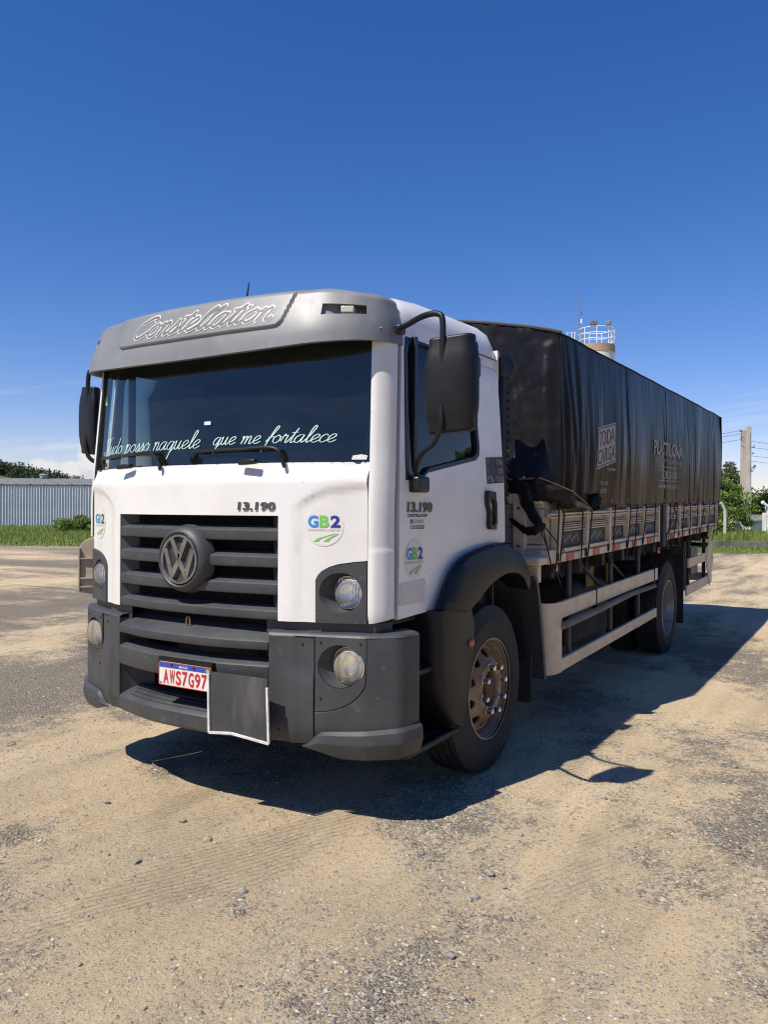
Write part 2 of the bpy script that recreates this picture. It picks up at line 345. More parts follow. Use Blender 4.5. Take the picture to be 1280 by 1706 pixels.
GLY = {
 'a': (.92, [[(.75, .85), (.45, 1), (.12, .7), (.05, .3), (.25, 0), (.5, .15), (.72, .8), (.74, .95)], [(.74, .95), (.66, .3), (.75, .02), (.95, .2)]]),
 'o': (.82, [[(.45, 1), (.1, .7), (.08, .25), (.35, 0), (.65, .3), (.65, .75), (.45, 1), (.5, .88), (.85, .8)]]),
 'n': (.82, [[(0, .8), (.13, 1), (.15, .6), (.1, 0)], [(.1, .1), (.22, .7), (.45, 1), (.58, .8), (.52, .2), (.62, 0), (.84, .2)]]),
 'm': (1.2, [[(0, .8), (.13, 1), (.15, .6), (.1, 0)], [(.1, .1), (.22, .7), (.42, 1), (.52, .8), (.48, 0)], [(.48, .1), (.6, .7), (.8, 1), (.92, .8), (.88, .2), (.98, 0), (1.2, .2)]]),
 'u': (.82, [[(0, .8), (.1, 1), (.08, .3), (.22, 0), (.45, .25), (.6, 1)], [(.6, 1), (.55, .2), (.66, 0), (.85, .2)]]),
 'd': (.95, [[(.7, .85), (.42, 1), (.1, .7), (.05, .25), (.25, 0), (.5, .2), (.75, .9), (.9, 2)], [(.9, 2), (.7, .4), (.78, 0), (.98, .2)]]),
 'l': (.5, [[(0, .2), (.3, .8), (.55, 1.8), (.45, 2.1), (.28, 1.7), (.2, .4), (.3, 0), (.55, .25)]]),
 'e': (.76, [[(0, .25), (.34, .42), (.64, .76), (.48, 1.02), (.16, .74), (.12, .26), (.38, 0), (.80, .28)]]),
 's': (.6, [[(0, .15), (.3, .7), (.38, 1.05), (.42, .75), (.52, .35), (.35, 0), (.08, .08)], [(.35, 0), (.63, .2)]]),
 'p': (.82, [[(0, .7), (.17, 1.1), (.12, .2), (-.05, -1.1)], [(.1, .3), (.27, .8), (.5, 1), (.65, .7), (.55, .2), (.3, 0), (.2, .1)], [(.55, .2), (.85, .2)]]),
 'q': (.9, [[(.7, .85), (.4, 1), (.1, .65), (.08, .2), (.3, 0), (.5, .2), (.72, .95)], [(.72, .95), (.5, -1.1)], [(.6, -.3), (.92, .25)]]),
 'f': (.62, [[(0, .2), (.35, .9), (.7, 1.9), (.6, 2.15), (.42, 1.7), (.2, .2), (-.05, -1.1)], [(.05, .8), (.3, .72), (.62, .85)]]),
 'r': (.66, [[(0, .2), (.2, 1.08), (.3, .88), (.5, .92), (.45, .4), (.52, 0), (.75, .2)]]),
 't': (.55, [[(0, .2), (.3, .9), (.5, 1.8)], [(.5, 1.8), (.28, .4), (.35, 0), (.6, .2)], [(.05, 1.25), (.65, 1.3)]]),
 'c': (.64, [[(.62, .8), (.42, 1), (.12, .7), (.08, .25), (.32, 0), (.68, .25)]]),
 'i': (.42, [[(0, .2), (.2, 1)], [(.2, 1), (.14, .3), (.24, 0), (.45, .2)], [(.24, 1.42), (.3, 1.5)]]),
 'T': (1.15, [[(0, 1.65), (.1, 2.0), (.4, 2.1), (.8, 1.95), (1.4, 2.2)], [(.85, 2), (.62, 1), (.35, .1), (.02, -.1), (-.18, .2), (.05, .4)]]),
 'C': (1.25, [[(1.15, 1.55), (1.2, 1.85), (.95, 2.1), (.5, 1.8), (.15, 1), (.2, .3), (.55, 0), (1, .25), (1.25, .5)]]),
 ' ': (.6, [])}
def script(body, box, fmap, wid, nib=.7, slant=.32, lay=0.0, flat=.22, xh=1/2.1):
    """cursive ribbons with a slanted nib, fitted so that the base line is v0 and an ascender is v1"""
    adv = 0; S = []
    for ch in body:
        a, st = GLY[ch]
        for k in st: S.append([(p[0]+adv+slant*p[1], p[1]) for p in k])
        adv += a
    u0, u1, v0, v1 = box; x1 = adv+slant; kx = (u1-u0)/x1; H_ = v1-v0; vv_ = lambda q: v0+(q*xh*H_ if q < 1 else (xh+(q-1)/1.1*(1-xh))*H_); mb = MB()
    for si, st in enumerate(S):
        pts = [Vector((u0+p.x*kx, vv_(p.y), 0)) for p in crom([(a, b, 0) for a, b in st], 5)]
        L_, R_ = [], []
        for i, p in enumerate(pts):
            d = (pts[min(i+1, len(pts)-1)]-pts[max(i-1, 0)]).normalized(); n = Vector((-d.y, d.x, 0))
            ww = wid*(flat+(1-flat)*abs(math.sin(math.atan2(d.y, d.x)-math.radians(-10)))) if nib else wid
            if not nib and i in (0, len(pts)-1): pass
            z = -(lay+.0002*(si % 5)+.00001*i)
            L_.append(fmap(p.x+n.x*ww/2, p.y+n.y*ww/2, z)); R_.append(fmap(p.x-n.x*ww/2, p.y-n.y*ww/2, z))
        o = len(mb.v); n_ = len(pts); mb.v += [tuple(q) for q in L_+R_]
        mb.f += [(o+i, o+i+1, o+n_+i+1, o+n_+i) for i in range(n_-1)]
        if not nib:                                   # round ends
            for e in (0, n_-1):
                c = pts[e]; mb.add([fmap(c.x+wid/2*math.cos(2*math.pi*k/10), c.y+wid/2*math.sin(2*math.pi*k/10), -(lay+.0002*(si % 5)+.00012+e*1e-6)) for k in range(10)], [tuple(range(10))])
    return mb
# ------------------------------------------------------------------ ground
def gmaskpy(x, y):
    n = noise.noise; wx, wy = x+.25*n((x*1.1, y*1.1, 50)), y+.25*n((x*1.1, y*1.1, 60)); u, v = .9*wx+.43*wy, -.43*wx+.9*wy
    return .55*n((u*.75+3.7, v*.42+1.9, 11))+.38*n((u*1.9, v*1.2, 17))+.22*n((x*4.3, y*4.3, 23))+.03+.17*ss(.8, -2.0, x)*ss(-3.8, -1.2, y)
def axis(lo, hi, st, far, g=1.18):
    a = list(np.arange(lo, hi+1e-6, st)); d = st
    while a[-1] < far: d *= g; a.append(a[-1]+d)
    d = st
    while a[0] > -far: d *= g; a.insert(0, a[0]-d)
    return np.array(a)
gx, gy = axis(-4.5, 5.0, .05, 2500), axis(-4.2, 6.0, .05, 2500)
def gz(x, y):
    n = noise.noise; d = max(abs(x), abs(y))
    if d > 40: return 0
    h = .020*n((x*.45, y*.45, 0))+.012*n((x*1.3, y*1.3, 3))
    f = 1-ss(9, 14, d); h += f*(.006*n((x*4, y*4, 5))+.004*n((x*10, y*10, 7)))
    for wx, wy in ((1.03, 0), (-1.03, 0), (1.0, 4.72), (-1.0, 4.72)):
        h *= ss(.15, .9, math.hypot(x-wx, y-wy))*.9+.1
    return h*(1-ss(25, 40, d))
gv = [(float(x), float(y), gz(float(x), float(y))) for x in gx for y in gy]; ny = len(gy)
g = MB(); g.v = gv; g.f = [(i*ny+j, (i+1)*ny+j, (i+1)*ny+j+1, i*ny+j+1) for i in range(len(gx)-1) for j in range(ny-1)]
m = bpy.data.materials.new('dirt'); m.use_nodes = True; t = m.node_tree; N, Lk = t.nodes, t.links; b = N['Principled BSDF']; b.inputs['Roughness'].default_value = .95; b.inputs['Specular IOR Level'].default_value = .15
tcn = N.new('ShaderNodeTexCoord'); O_ = tcn.outputs['Object']
def gn(scale, det=6, rough=.6, st=None, dist=0):
    n = N.new('ShaderNodeTexNoise'); n.inputs['Scale'].default_value = scale; n.inputs['Detail'].default_value = det; n.inputs['Roughness'].default_value = rough; n.inputs['Distortion'].default_value = dist; v = O_
    if st:
        mp = N.new('ShaderNodeMapping'); mp.inputs['Scale'].default_value = st[:3]; mp.inputs['Rotation'].default_value = (0, 0, st[3]); Lk.new(v, mp.inputs[0]); v = mp.outputs[0]
    Lk.new(v, n.inputs['Vector']); return n.outputs[0]
def gr(sck, a, c, o0=0, o1=1):
    r = N.new('ShaderNodeMapRange'); r.interpolation_type = 'SMOOTHSTEP'; Lk.new(sck, r.inputs[0])
    for i, v in ((1, a), (2, c), (3, o0), (4, o1)): r.inputs[i].default_value = v
    return r.outputs[0]
def gmix(f, a, c, bt='MIX'):
    x = N.new('ShaderNodeMix'); x.data_type = 'RGBA'; x.blend_type = bt; Lk.new(f, x.inputs[0]) if not isinstance(f, float) else setattr(x.inputs[0], 'default_value', f)
    for i, v in ((6, a), (7, c)):
        if isinstance(v, tuple): x.inputs[i].default_value = (*v, 1)
        else: Lk.new(v, x.inputs[i])
    return x.outputs[2]
def gm(op, a, c):
    n = N.new('ShaderNodeMath'); n.operation = op
    for i, v in enumerate((a, c)):
        if isinstance(v, (int, float)): n.inputs[i].default_value = v
        else: Lk.new(v, n.inputs[i])
    return n.outputs[0]
TAN, TAN2, RED = (.56, .43, .26), (.67, .53, .34), (.46, .35, .22)
def vor(scale, feat='F1'):
    v = N.new('ShaderNodeTexVoronoi'); v.inputs['Scale'].default_value = scale; v.feature = feat; Lk.new(O_, v.inputs['Vector']); sc_ = N.new('ShaderNodeSeparateColor'); Lk.new(v.outputs['Color'], sc_.inputs[0]); return v.outputs['Distance'], sc_.outputs[0], sc_.outputs[1]
dA, cA, cA2 = vor(62); dB, cB, cB2 = vor(140); dC, cC, cC2 = vor(30)
base = gmix(gr(gn(.9, 6, .65), .35, .68), TAN, TAN2)
base = gmix(gr(gn(.16, 4), .5, .72), base, RED)
base = gmix(gm('MULTIPLY', gr(gn(1.0, 5, .6, (4.5, .35, 1, .42), .4), .42, .66), .42), base, (.34, .275, .18))
base = gmix(gm('MULTIPLY', gr(gn(1.0, 4, .6, (1.1, 6, 1, .30), .3), .56, .72), .35), base, (.60, .48, .31))
fine = gn(150, 4, .7)
base = gmix(gm('MULTIPLY', gr(fine, .50, .72), .55), base, (.25, .19, .12))
base = gmix(gm('MULTIPLY', gr(cB, .80, .92), .6), base, (.58, .49, .36))
base = gmix(gm('MULTIPLY', gr(cB, .14, .06), .7), base, (.17, .14, .105))
atg = N.new('ShaderNodeAttribute'); atg.attribute_name = 'gravelly'
gsum = gm('ADD', atg.outputs['Fac'], gm('ADD', gm('MULTIPLY', gm('SUBTRACT', gn(7, 6, .7), .5), .9), gm('MULTIPLY', gm('SUBTRACT', cA2, .5), .30)))
gmask = gr(gsum, .0, .30)
def ramp(sck, stops):
    c_ = N.new('ShaderNodeValToRGB'); Lk.new(sck, c_.inputs[0]); e = c_.color_ramp.elements; e[0].position, e[0].color = stops[0][0], (*stops[0][1], 1); e[1].position, e[1].color = stops[-1][0], (*stops[-1][1], 1)
    for p_, q_ in stops[1:-1]: n_ = e.new(p_); n_.color = (*q_, 1)
    return c_.outputs[0]
gst = [(0, (.11, .105, .10)), (.35, (.20, .185, .16)), (.7, (.28, .25, .20)), (1, (.40, .36, .30))]
grv = gmix(gr(cB2, .4, .6), ramp(cA, gst), ramp(cB, gst))
grv = gmix(gm('MULTIPLY', gr(dA, .50, .75), .65), grv, (.12, .10, .08))
base = gmix(gm('MULTIPLY', gmask, .80), base, grv)
Lk.new(base, b.inputs['Base Color'])
wv = N.new('ShaderNodeTexWave'); wv.inputs['Scale'].default_value = 9; wv.inputs['Distortion'].default_value = 1.2; wv.inputs['Detail'].default_value = 2; mp = N.new('ShaderNodeMapping'); mp.inputs['Rotation'].default_value = (0, 0, math.radians(24)); Lk.new(O_, mp.inputs[0]); Lk.new(mp.outputs[0], wv.inputs['Vector'])
trk = gm('MULTIPLY', wv.outputs[1], gr(gn(.8, 3, .5, (2.2, .6, 1, .45)), .53, .62))
hst = gm('MULTIPLY', gmask, gm('ADD', gm('MULTIPLY', gm('SUBTRACT', .6, dA), gm('ADD', cA, .3)), gm('MULTIPLY', gm('SUBTRACT', .6, dB), .4)))
hgt = gm('ADD', gm('ADD', gm('MULTIPLY', gn(22, 8, .72), .55), gm('MULTIPLY', hst, .75)), gm('ADD', gm('MULTIPLY', fine, .28), gm('MULTIPLY', trk, .55)))
bp = N.new('ShaderNodeBump'); bp.inputs['Strength'].default_value = 1.0; bp.inputs['Distance'].default_value = .032; Lk.new(hgt, bp.inputs['Height']); Lk.new(bp.outputs[0], b.inputs['Normal'])
M['dirt'] = m
GROUND = tag(g.build('ground', 'dirt', angle=80), None, kind='structure')
ga = GROUND.data.attributes.new('gravelly', 'FLOAT', 'POINT'); ga.data.foreach_set('value', [gmaskpy(q[0], q[1]) for q in gv])
# gravel ---------------------------------------------------------------
ms = bpy.data.materials.new('stone'); ms.use_nodes = True; N, Lk = ms.node_tree.nodes, ms.node_tree.links; b = N['Principled BSDF']; b.inputs['Roughness'].default_value = .9
at = N.new('ShaderNodeAttribute'); at.attribute_name = 'tone'; cr = N.new('ShaderNodeValToRGB'); Lk.new(at.outputs['Fac'], cr.inputs[0]); Lk.new(cr.outputs[0], b.inputs['Base Color'])
for p_, c_ in ((0, (.16, .15, .14, 1)), (.4, (.26, .24, .205, 1)), (.8, (.38, .33, .25, 1)), (1, (.48, .43, .36, 1))):
    if p_ in (0, 1): e = cr.color_ramp.elements[0 if p_ == 0 else -1]
    else: e = cr.color_ramp.elements.new(p_)
    e.color = c_
M['stone'] = ms
rng = np.random.default_rng(4)
def scatter(n, dmin, dmax, smin, smax, thr, name, label, tmin=0):
    V, Fc_, tone = [], [], []; k = 0; tries = 0
    octv = np.array([(1, 0, 0), (0, 1, 0), (-1, 0, 0), (0, -1, 0), (0, 0, 1), (0, 0, -1)], float); of = [(0, 1, 4), (1, 2, 4), (2, 3, 4), (3, 0, 4), (1, 0, 5), (2, 1, 5), (3, 2, 5), (0, 3, 5)]
    while k < n and tries < n*12:
        tries += 1
        d = dmin+(dmax-dmin)*rng.random()**1.15; a = (rng.random()-.5)*1.15
        p = CAM+fw*d+rt0*math.tan(a*.92)*d*1.0; x, y = p.x, p.y
        if gmaskpy(x, y)+.5*(rng.random()-.5) < thr: continue
        if abs(x) < 1.2 and -1.3 < y < 7.6 and rng.random() < .5: continue
        sz = smin+(smax-smin)*rng.random()**3.2
        r3 = octv*(sz*(.6+.6*rng.random((6, 1))))*np.array([1, .6+.4*rng.random(), .55]); th = rng.random()*6.28; c_, s_ = math.cos(th), math.sin(th)
        xy = r3[:, :2] @ np.array([[c_, s_], [-s_, c_]]); z0 = gz(x, y)+sz*.12
        o = len(V); V.extend([(x+q[0]+(rng.random()-.5)*sz*.3, y+q[1]+(rng.random()-.5)*sz*.3, z0+w_) for q, w_ in zip(xy, r3[:, 2])]); Fc_.extend([tuple(o+i for i in f) for f in of]); tone.extend([tmin+(1-tmin)*rng.random()]*6); k += 1
    mb = MB(); mb.v = V; mb.f = Fc_; ob = mb.build(name, 'stone', smooth=False); at_ = ob.data.attributes.new('tone', 'FLOAT', 'POINT'); at_.data.foreach_set('value', tone); return tag(ob, label, 'gravel', kind='stuff')
scatter(50000, 1.9, 10, .0025, .013, .0, 'gravel', 'fine grey and tan gravel scattered over the dirt yard')
scatter(40000, 1.9, 6.5, .0020, .0060, -9, 'grit', 'fine pale grit strewn over the dirt in the foreground', .45)
# larger loose stones, one by one
stm = []
for q in range(6):
    bm = bmesh.new(); bmesh.ops.create_icosphere(bm, subdivisions=1, radius=1)
    for vv in bm.verts: vv.co *= .75+.5*rng.random(); vv.co.z *= .6; vv.co.y *= .8
    me = bpy.data.meshes.new('loose_stone'); bm.to_mesh(me); bm.free(); me.materials.append(ms); a_ = me.attributes.new('tone', 'FLOAT', 'POINT'); a_.data.foreach_set('value', [.1+.8*rng.random()]*len(me.vertices)); stm.append(me)
k = 0
while k < 150:
    d = 2.0+6.5*rng.random()**1.4; p = CAM+fw*d+rt0*math.tan((rng.random()-.5)*.98)*d; x, y = p.x, p.y
    if gmaskpy(x, y) < -.05 and rng.random() < .75: continue
    if abs(x) < 1.25 and y > -1.35: continue
    o = bpy.data.objects.new('loose_stone', stm[k % 6]); COL.objects.link(o); sz = .010+.016*rng.random()**2.5
    o.location = (x, y, gz(x, y)+sz*.25); o.scale = (sz, sz, sz); o.rotation_euler = (0, 0, rng.random()*6.28)
    tag(o, 'small loose angular stone lying on the dirt yard', 'stone', 'loose stones on the dirt yard'); k += 1
# ------------------------------------------------------------------ the truck: cab
TRUCK = empty('cargo_truck', 'white flatbed cargo truck with dark grey visor, grille and bumper parked on the dirt yard', 'truck')
Fc = Curve([0, .15, .3, .58, .8, .95, 1.02, 1.09, 1.145], [-1.36, -1.357, -1.345, -1.30, -1.235, -1.175, -1.15, -1.13, -1.09])
def F(x): return Fc(abs(x))
def emb(x, z):
    x = abs(x); ex = (x-.99)/.31; ez = (z-1.55)/.125 if z > 1.55 else 0
    r = math.sqrt(ex*ex+ez*ez) if x < .99 else abs(ez); return .011*(1-ss(.93, 1.04, r))
def lean(z): return .035*ss(1.70, 1.80, z)
def fmap(x, z, d): return (x, F(x)+lean(z)+emb(x, z)+d, z)
bz = [(.772, 1.22), (.782, 1.243), (.80, 1.262), (.835, 1.283), (.88, 1.298), (.95, 1.309), (1.0145, 1.316)]
ol = [(-.585, 1.008), (-.585, 1.533), (.585, 1.533), (.585, 1.008), (.771, 1.008)]+bz+[(1.0145, 1.80), (-1.0145, 1.80)]+[(-a, b) for a, b in bz[::-1]]+[(-.771, 1.008)]
front = MB().sheet(ol, [], fmap, lin(-.99, .99, 67), lin(1.03, 1.79, 39), .03).build('front_panel', 'white_paint', TRUCK, angle=50)
# stickers and badge on the front panel
def off(fm, o): return lambda u, v, d: fm(u, v, d-o)
letters('model_badge', '13.190', (.354, .574, 1.56, 1.602), off(fmap, .003), 'badge_chrome', front, bold=.03, depth=.008, shear=.12)
def gb2(fm, cx, cz, w, parent, flip=1):
    """round pale sticker: three bold coloured characters over a green double road"""
    r = w/2; u = lambda a: cx+flip*a*w
    d = MB().sheet(ell(cx, cz, r, r*1.06, 40), [], off(fm, .002), lin(cx-r, cx+r, 9)[1:-1], None).build('sticker', 'sticker_pale', parent)
    for ch, m, a, b in (('G', 'print_blue', -.43, -.15), ('B', 'print_green', -.12, .14), ('2', 'print_navy', .17, .43)):
        letters('lettering', ch, (u(a), u(b), cz-.03*w, cz+.30*w) if flip > 0 else (u(b), u(a), cz-.03*w, cz+.30*w), off(fm, .004), m, d, bold=.035)
    letters('lettering', 'TRANSPORTE & LOGISTICA', (cx-.43*w, cx+.43*w, cz-.12*w, cz-.07*w), off(fm, .004), 'print_grey', d)
    for a0, a1, b0, b1 in ((-.28, -.14, .26, .31), (-.02, .12, .36, .40)):
        MB().sheet([(cx+a0*w, cz-.40*w), (cx+a1*w, cz-.40*w), (cx+(a1+.05)*w, cz-.33*w), (cx+b1*w, cz-.19*w), (cx+b0*w, cz-.19*w), (cx+(a0+.12)*w, cz-.32*w)], [], off(fm, .004)).build('road_mark', 'print_green', d, smooth=False)
gb2(fmap, .812, 1.482, .182, front); gb2(fmap, -.905, 1.478, .182, front)
# headlamps
def lamp(parent, s, cx, cz, y, r, ou, ov, ocx, plan, nm, inner):
    n = 40; e = ell(ocx, cz, ou, ov, n); c2 = ell(cx, cz, r+.004, r+.004, n)
    rings = []
    for k in range(4):
        t = k/3; rings.append([(s*(e[j][0]*(1-t)+c2[j][0]*t), (plan(e[j][0], e[j][1])+.002)*(1-t)+(y+.012)*t+.012*math.sin(math.pi*t), e[j][1]*(1-t)+c2[j][1]*t) for j in range(n)])
    hd = MB().rings(rings, False).build(nm, 'grey_plastic', parent)
    MB().lathe([(r+.003, .004), (r+.001, 0), (r, .0), (r*.85, .03), (r*.55, .055), (r*.2, .066), (.001, .067)], (s*cx, y, cz), 36, 'y').build('reflector', 'reflector', hd)
    MB().lathe([(.001, .03), (.012, .03), (.014, .065)], (s*cx, y, cz), 12, 'y').build('bulb', inner, hd)
    le = MB().lathe([(.0005, -.026), (r*.3, -.025), (r*.6, -.019), (r*.85, -.009), (r, .002)], (s*cx, y, cz), 36, 'y')
    le.build('lens', 'headlamp_lens' if nm == 'headlamp' else 'foglamp_lens', hd, out=(0, -1, 0))
    return hd
def lensmat(name, tint, wave, amb, lo_, hi_, bs):
    m = bpy.data.materials.new(name); m.use_nodes = True; t = m.node_tree; t.nodes.clear(); N, Lk = t.nodes, t.links
    o = N.new('ShaderNodeOutputMaterial'); x = N.new('ShaderNodeMixShader'); x2 = N.new('ShaderNodeMixShader'); f = N.new('ShaderNodeFresnel'); f.inputs[0].default_value = 1.6
    tr = N.new('ShaderNodeBsdfTransparent'); tr.inputs[0].default_value = (*tint, 1); g = N.new('ShaderNodeBsdfGlossy'); g.inputs['Roughness'].default_value = .06
    df = N.new('ShaderNodeBsdfDiffuse'); df.inputs[0].default_value = (*amb, 1)
    tcn = N.new('ShaderNodeTexCoord'); wv = N.new('ShaderNodeTexWave'); wv.inputs['Scale'].default_value = wave; wv.inputs['Distortion'].default_value = .3; Lk.new(tcn.outputs['Object'], wv.inputs['Vector'])
    bp = N.new('ShaderNodeBump'); bp.inputs['Strength'].default_value = bs; bp.inputs['Distance'].default_value = .004; Lk.new(wv.outputs[1], bp.inputs['Height']); Lk.new(bp.outputs[0], g.inputs['Normal']); Lk.new(bp.outputs[0], f.inputs['Normal'])
    mr = N.new('ShaderNodeMapRange'); Lk.new(wv.outputs[1], mr.inputs[0]); mr.inputs[3].default_value = lo_; mr.inputs[4].default_value = hi_; Lk.new(mr.outputs[0], x2.inputs[0])
    Lk.new(tr.outputs[0], x2.inputs[1]); Lk.new(df.outputs[0], x2.inputs[2]); Lk.new(f.outputs[0], x.inputs[0]); Lk.new(x2.outputs[0], x.inputs[1]); Lk.new(g.outputs[0], x.inputs[2]); Lk.new(x.outputs[0], o.inputs[0]); M[name] = m
lensmat('headlamp_lens', (.95, .95, .94), 24, (.72, .72, .70), .10, .34, .45); lensmat('foglamp_lens', (.95, .92, .84), 6, (.66, .60, .46), .30, .42, .12)
for s in (1, -1):
    fm = (lambda s: lambda x, z, d: (s*x, F(x)+d+.001, z))(s)
    ob = [(.776, 1.008)]+[(a+.003, b-.004) for a, b in bz]+[(1.017, 1.008)]
    MB().sheet(ob, [ell(.893, 1.157, .100, .099, 40)], fm, lin(.8, 1.0, 8), None, .03).build('headlamp_bezel', 'grey_plastic', TRUCK)
    lamp(TRUCK, s, .912, 1.157, -1.160, .080, .100, .099, .893, lambda x, z: F(x), 'headlamp', 'chrome')
# grille ------------------------------------------------------------------
grille = MB().box(-.60, .60, -1.20, -1.18, .94, 1.55).build('grille', 'black_void', TRUCK, smooth=False)
for z0, z1 in ((1.405, 1.463), (1.271, 1.329), (1.135, 1.194), (1.009, 1.058)):
    pf = [(0, z0+.004), (-.003, z0+.012), (0, z1-.006), (.006, z1), (.075, z1+.020), (.075, z0+.012), (.01, z0)]
    MB().rings([[(x, F(x)+.002+a, b) for a, b in pf] for x in lin(-.583, .583, 31)]).build('slat', 'grey_plastic', grille)
for s in (1, -1):
    MB().prism([(s*.584, -1.294), (s*.584, -1.2), (s*.49, -1.2), (s*.50, -1.232)], 'z', 1.02, 1.529).build('side_wedge', 'grey_plastic', grille, smooth=False)
bm = bmesh.new(); a = .0135
for i in range(-20, 21):
    for j in range(20):
        cx, cz = i*a*math.sqrt(3)*1.07+(j % 2)*a*.92, 1.04+j*a*1.5*1.25
        if cz > 1.535: continue
        bm.faces.new([bm.verts.new((cx+a*1.05*math.sin(math.pi/3*k), 0, cz+a*1.2*math.cos(math.pi/3*k))) for k in range(6)])
bmesh.ops.remove_doubles(bm, verts=bm.verts, dist=.004)
bmesh.ops.wireframe(bm, faces=bm.faces, thickness=.004, use_replace=True, use_even_offset=True)
gm = bpy.data.meshes.new('honeycomb_mesh')
for q in bm.verts: q.co.y += F(q.co.x)+.085
bm.to_mesh(gm); bm.free(); gm.materials.append(M['dark_plastic']); go = bpy.data.objects.new('honeycomb_mesh', gm); COL.objects.link(go); go.parent = grille
# emblem
EC = (0, -1.398, 1.299)
em = MB().lathe([(.185, .075), (.172, .02), (.158, -.002), (.145, -.008), (.137, -.002), (.134, .012), (.001, .012)], EC, 56, 'y').build('emblem', 'grey_plastic', TRUCK)
MB().lathe([(.132, .012), (.132, -.006), (.129, -.010), (.120, -.010), (.116, -.004), (.116, .012)], EC, 56, 'y').build('ring', 'emblem_metal', em)
def stroke2(mb, pts, wd, y0, y1, sc):
    """mitred flat bar through 2D points, extruded from y0 to y1"""
    P = [Vector(p) for p in pts]; L_, R_ = [], []
    for i, p in enumerate(P):
        ds = [(P[j+1]-P[j]).normalized() for j in (i-1, i) if 0 <= j < len(P)-1]; ns = [Vector((-d.y, d.x)) for d in ds]; n = sum(ns, Vector((0, 0))).normalized(); k = wd/2/max(.35, n.dot(ns[0]))
        L_.append(p+n*k); R_.append(p-n*k)
    for i in range(len(P)-1):
        q = [L_[i], L_[i+1], R_[i+1], R_[i]]
        mb.prism([(EC[0]+a.x*sc, EC[2]+a.y*sc) for a in q], 'y', y0, y1)
vw = MB()
stroke2(vw, [(-.40, .84), (-.01, .06), (.01, .06), (.40, .84)], .20, -1.406, -1.388, .125)
stroke2(vw, [(-.80, .42), (-.41, -.70), (0, -.04), (.41, -.70), (.80, .42)], .20, -1.4055, -1.3885, .125)
vw.build('monogram', 'emblem_metal', em, smooth=False, bevel=.0015)
# corner posts and A-pillars, doors, roof ----------------------------------
def ln2(z): return .062*max(0, (z-1.62))/.78
def xin(z): return .022*max(0, (z-1.75))/.65
CP = Plan([(1.022, -1.148), (1.046, -1.140), (1.070, -1.114), (1.088, -1.080), (1.101, -1.030)])
def kd(y, z): return 1.0256*y+.112, 1.0256*z-.0402          # outline measured at the flare, carried to the door plane
def side_x(y, z): return 1.101+.008*math.sin(math.pi*min(1, max(0, (z-1.03)/.8)))-xin(z)-.03*ss(2.40, 2.55, z)
WIN = [(-1.018, 1.712), (-1.0, 2.36), (-.985, 2.415), (-.955, 2.438), (-.91, 2.45), (-.26, 2.468), (-.222, 2.455), (-.205, 2.41), (-.142, 1.93), (-.150, 1.885), (-.195, 1.855), (-.79, 1.757), (-.86, 1.712)]
WIN = [kd(*q) for q in WIN]
wc = kd(-.58, 2.09)
def shrink(poly, k, c=wc, dy=.03):
    return [(c[0]+(p[0]-c[0])*(1-dy/.43), c[1]+(p[1]-c[1])*(1-dy/.36)) for p in poly]
DOORO = [(-1.082, 1.032), (-.60, 1.045), (-.565, 1.075), (-.52, 1.135), (-.47, 1.19), (-.418, 1.229), (-.34, 1.277), (-.274, 1.30), (-.16, 1.325), (-.05, 1.34), (.10, 1.357), (.215, 1.37), (.205, 1.75), (.17, 2.2), (.14, 2.47), (.13, 2.54), (-.98, 2.50), (-1.02, 2.40), (-1.082, 1.62)]
DOORO = [kd(*q) for q in DOORO]
DOORS = {}
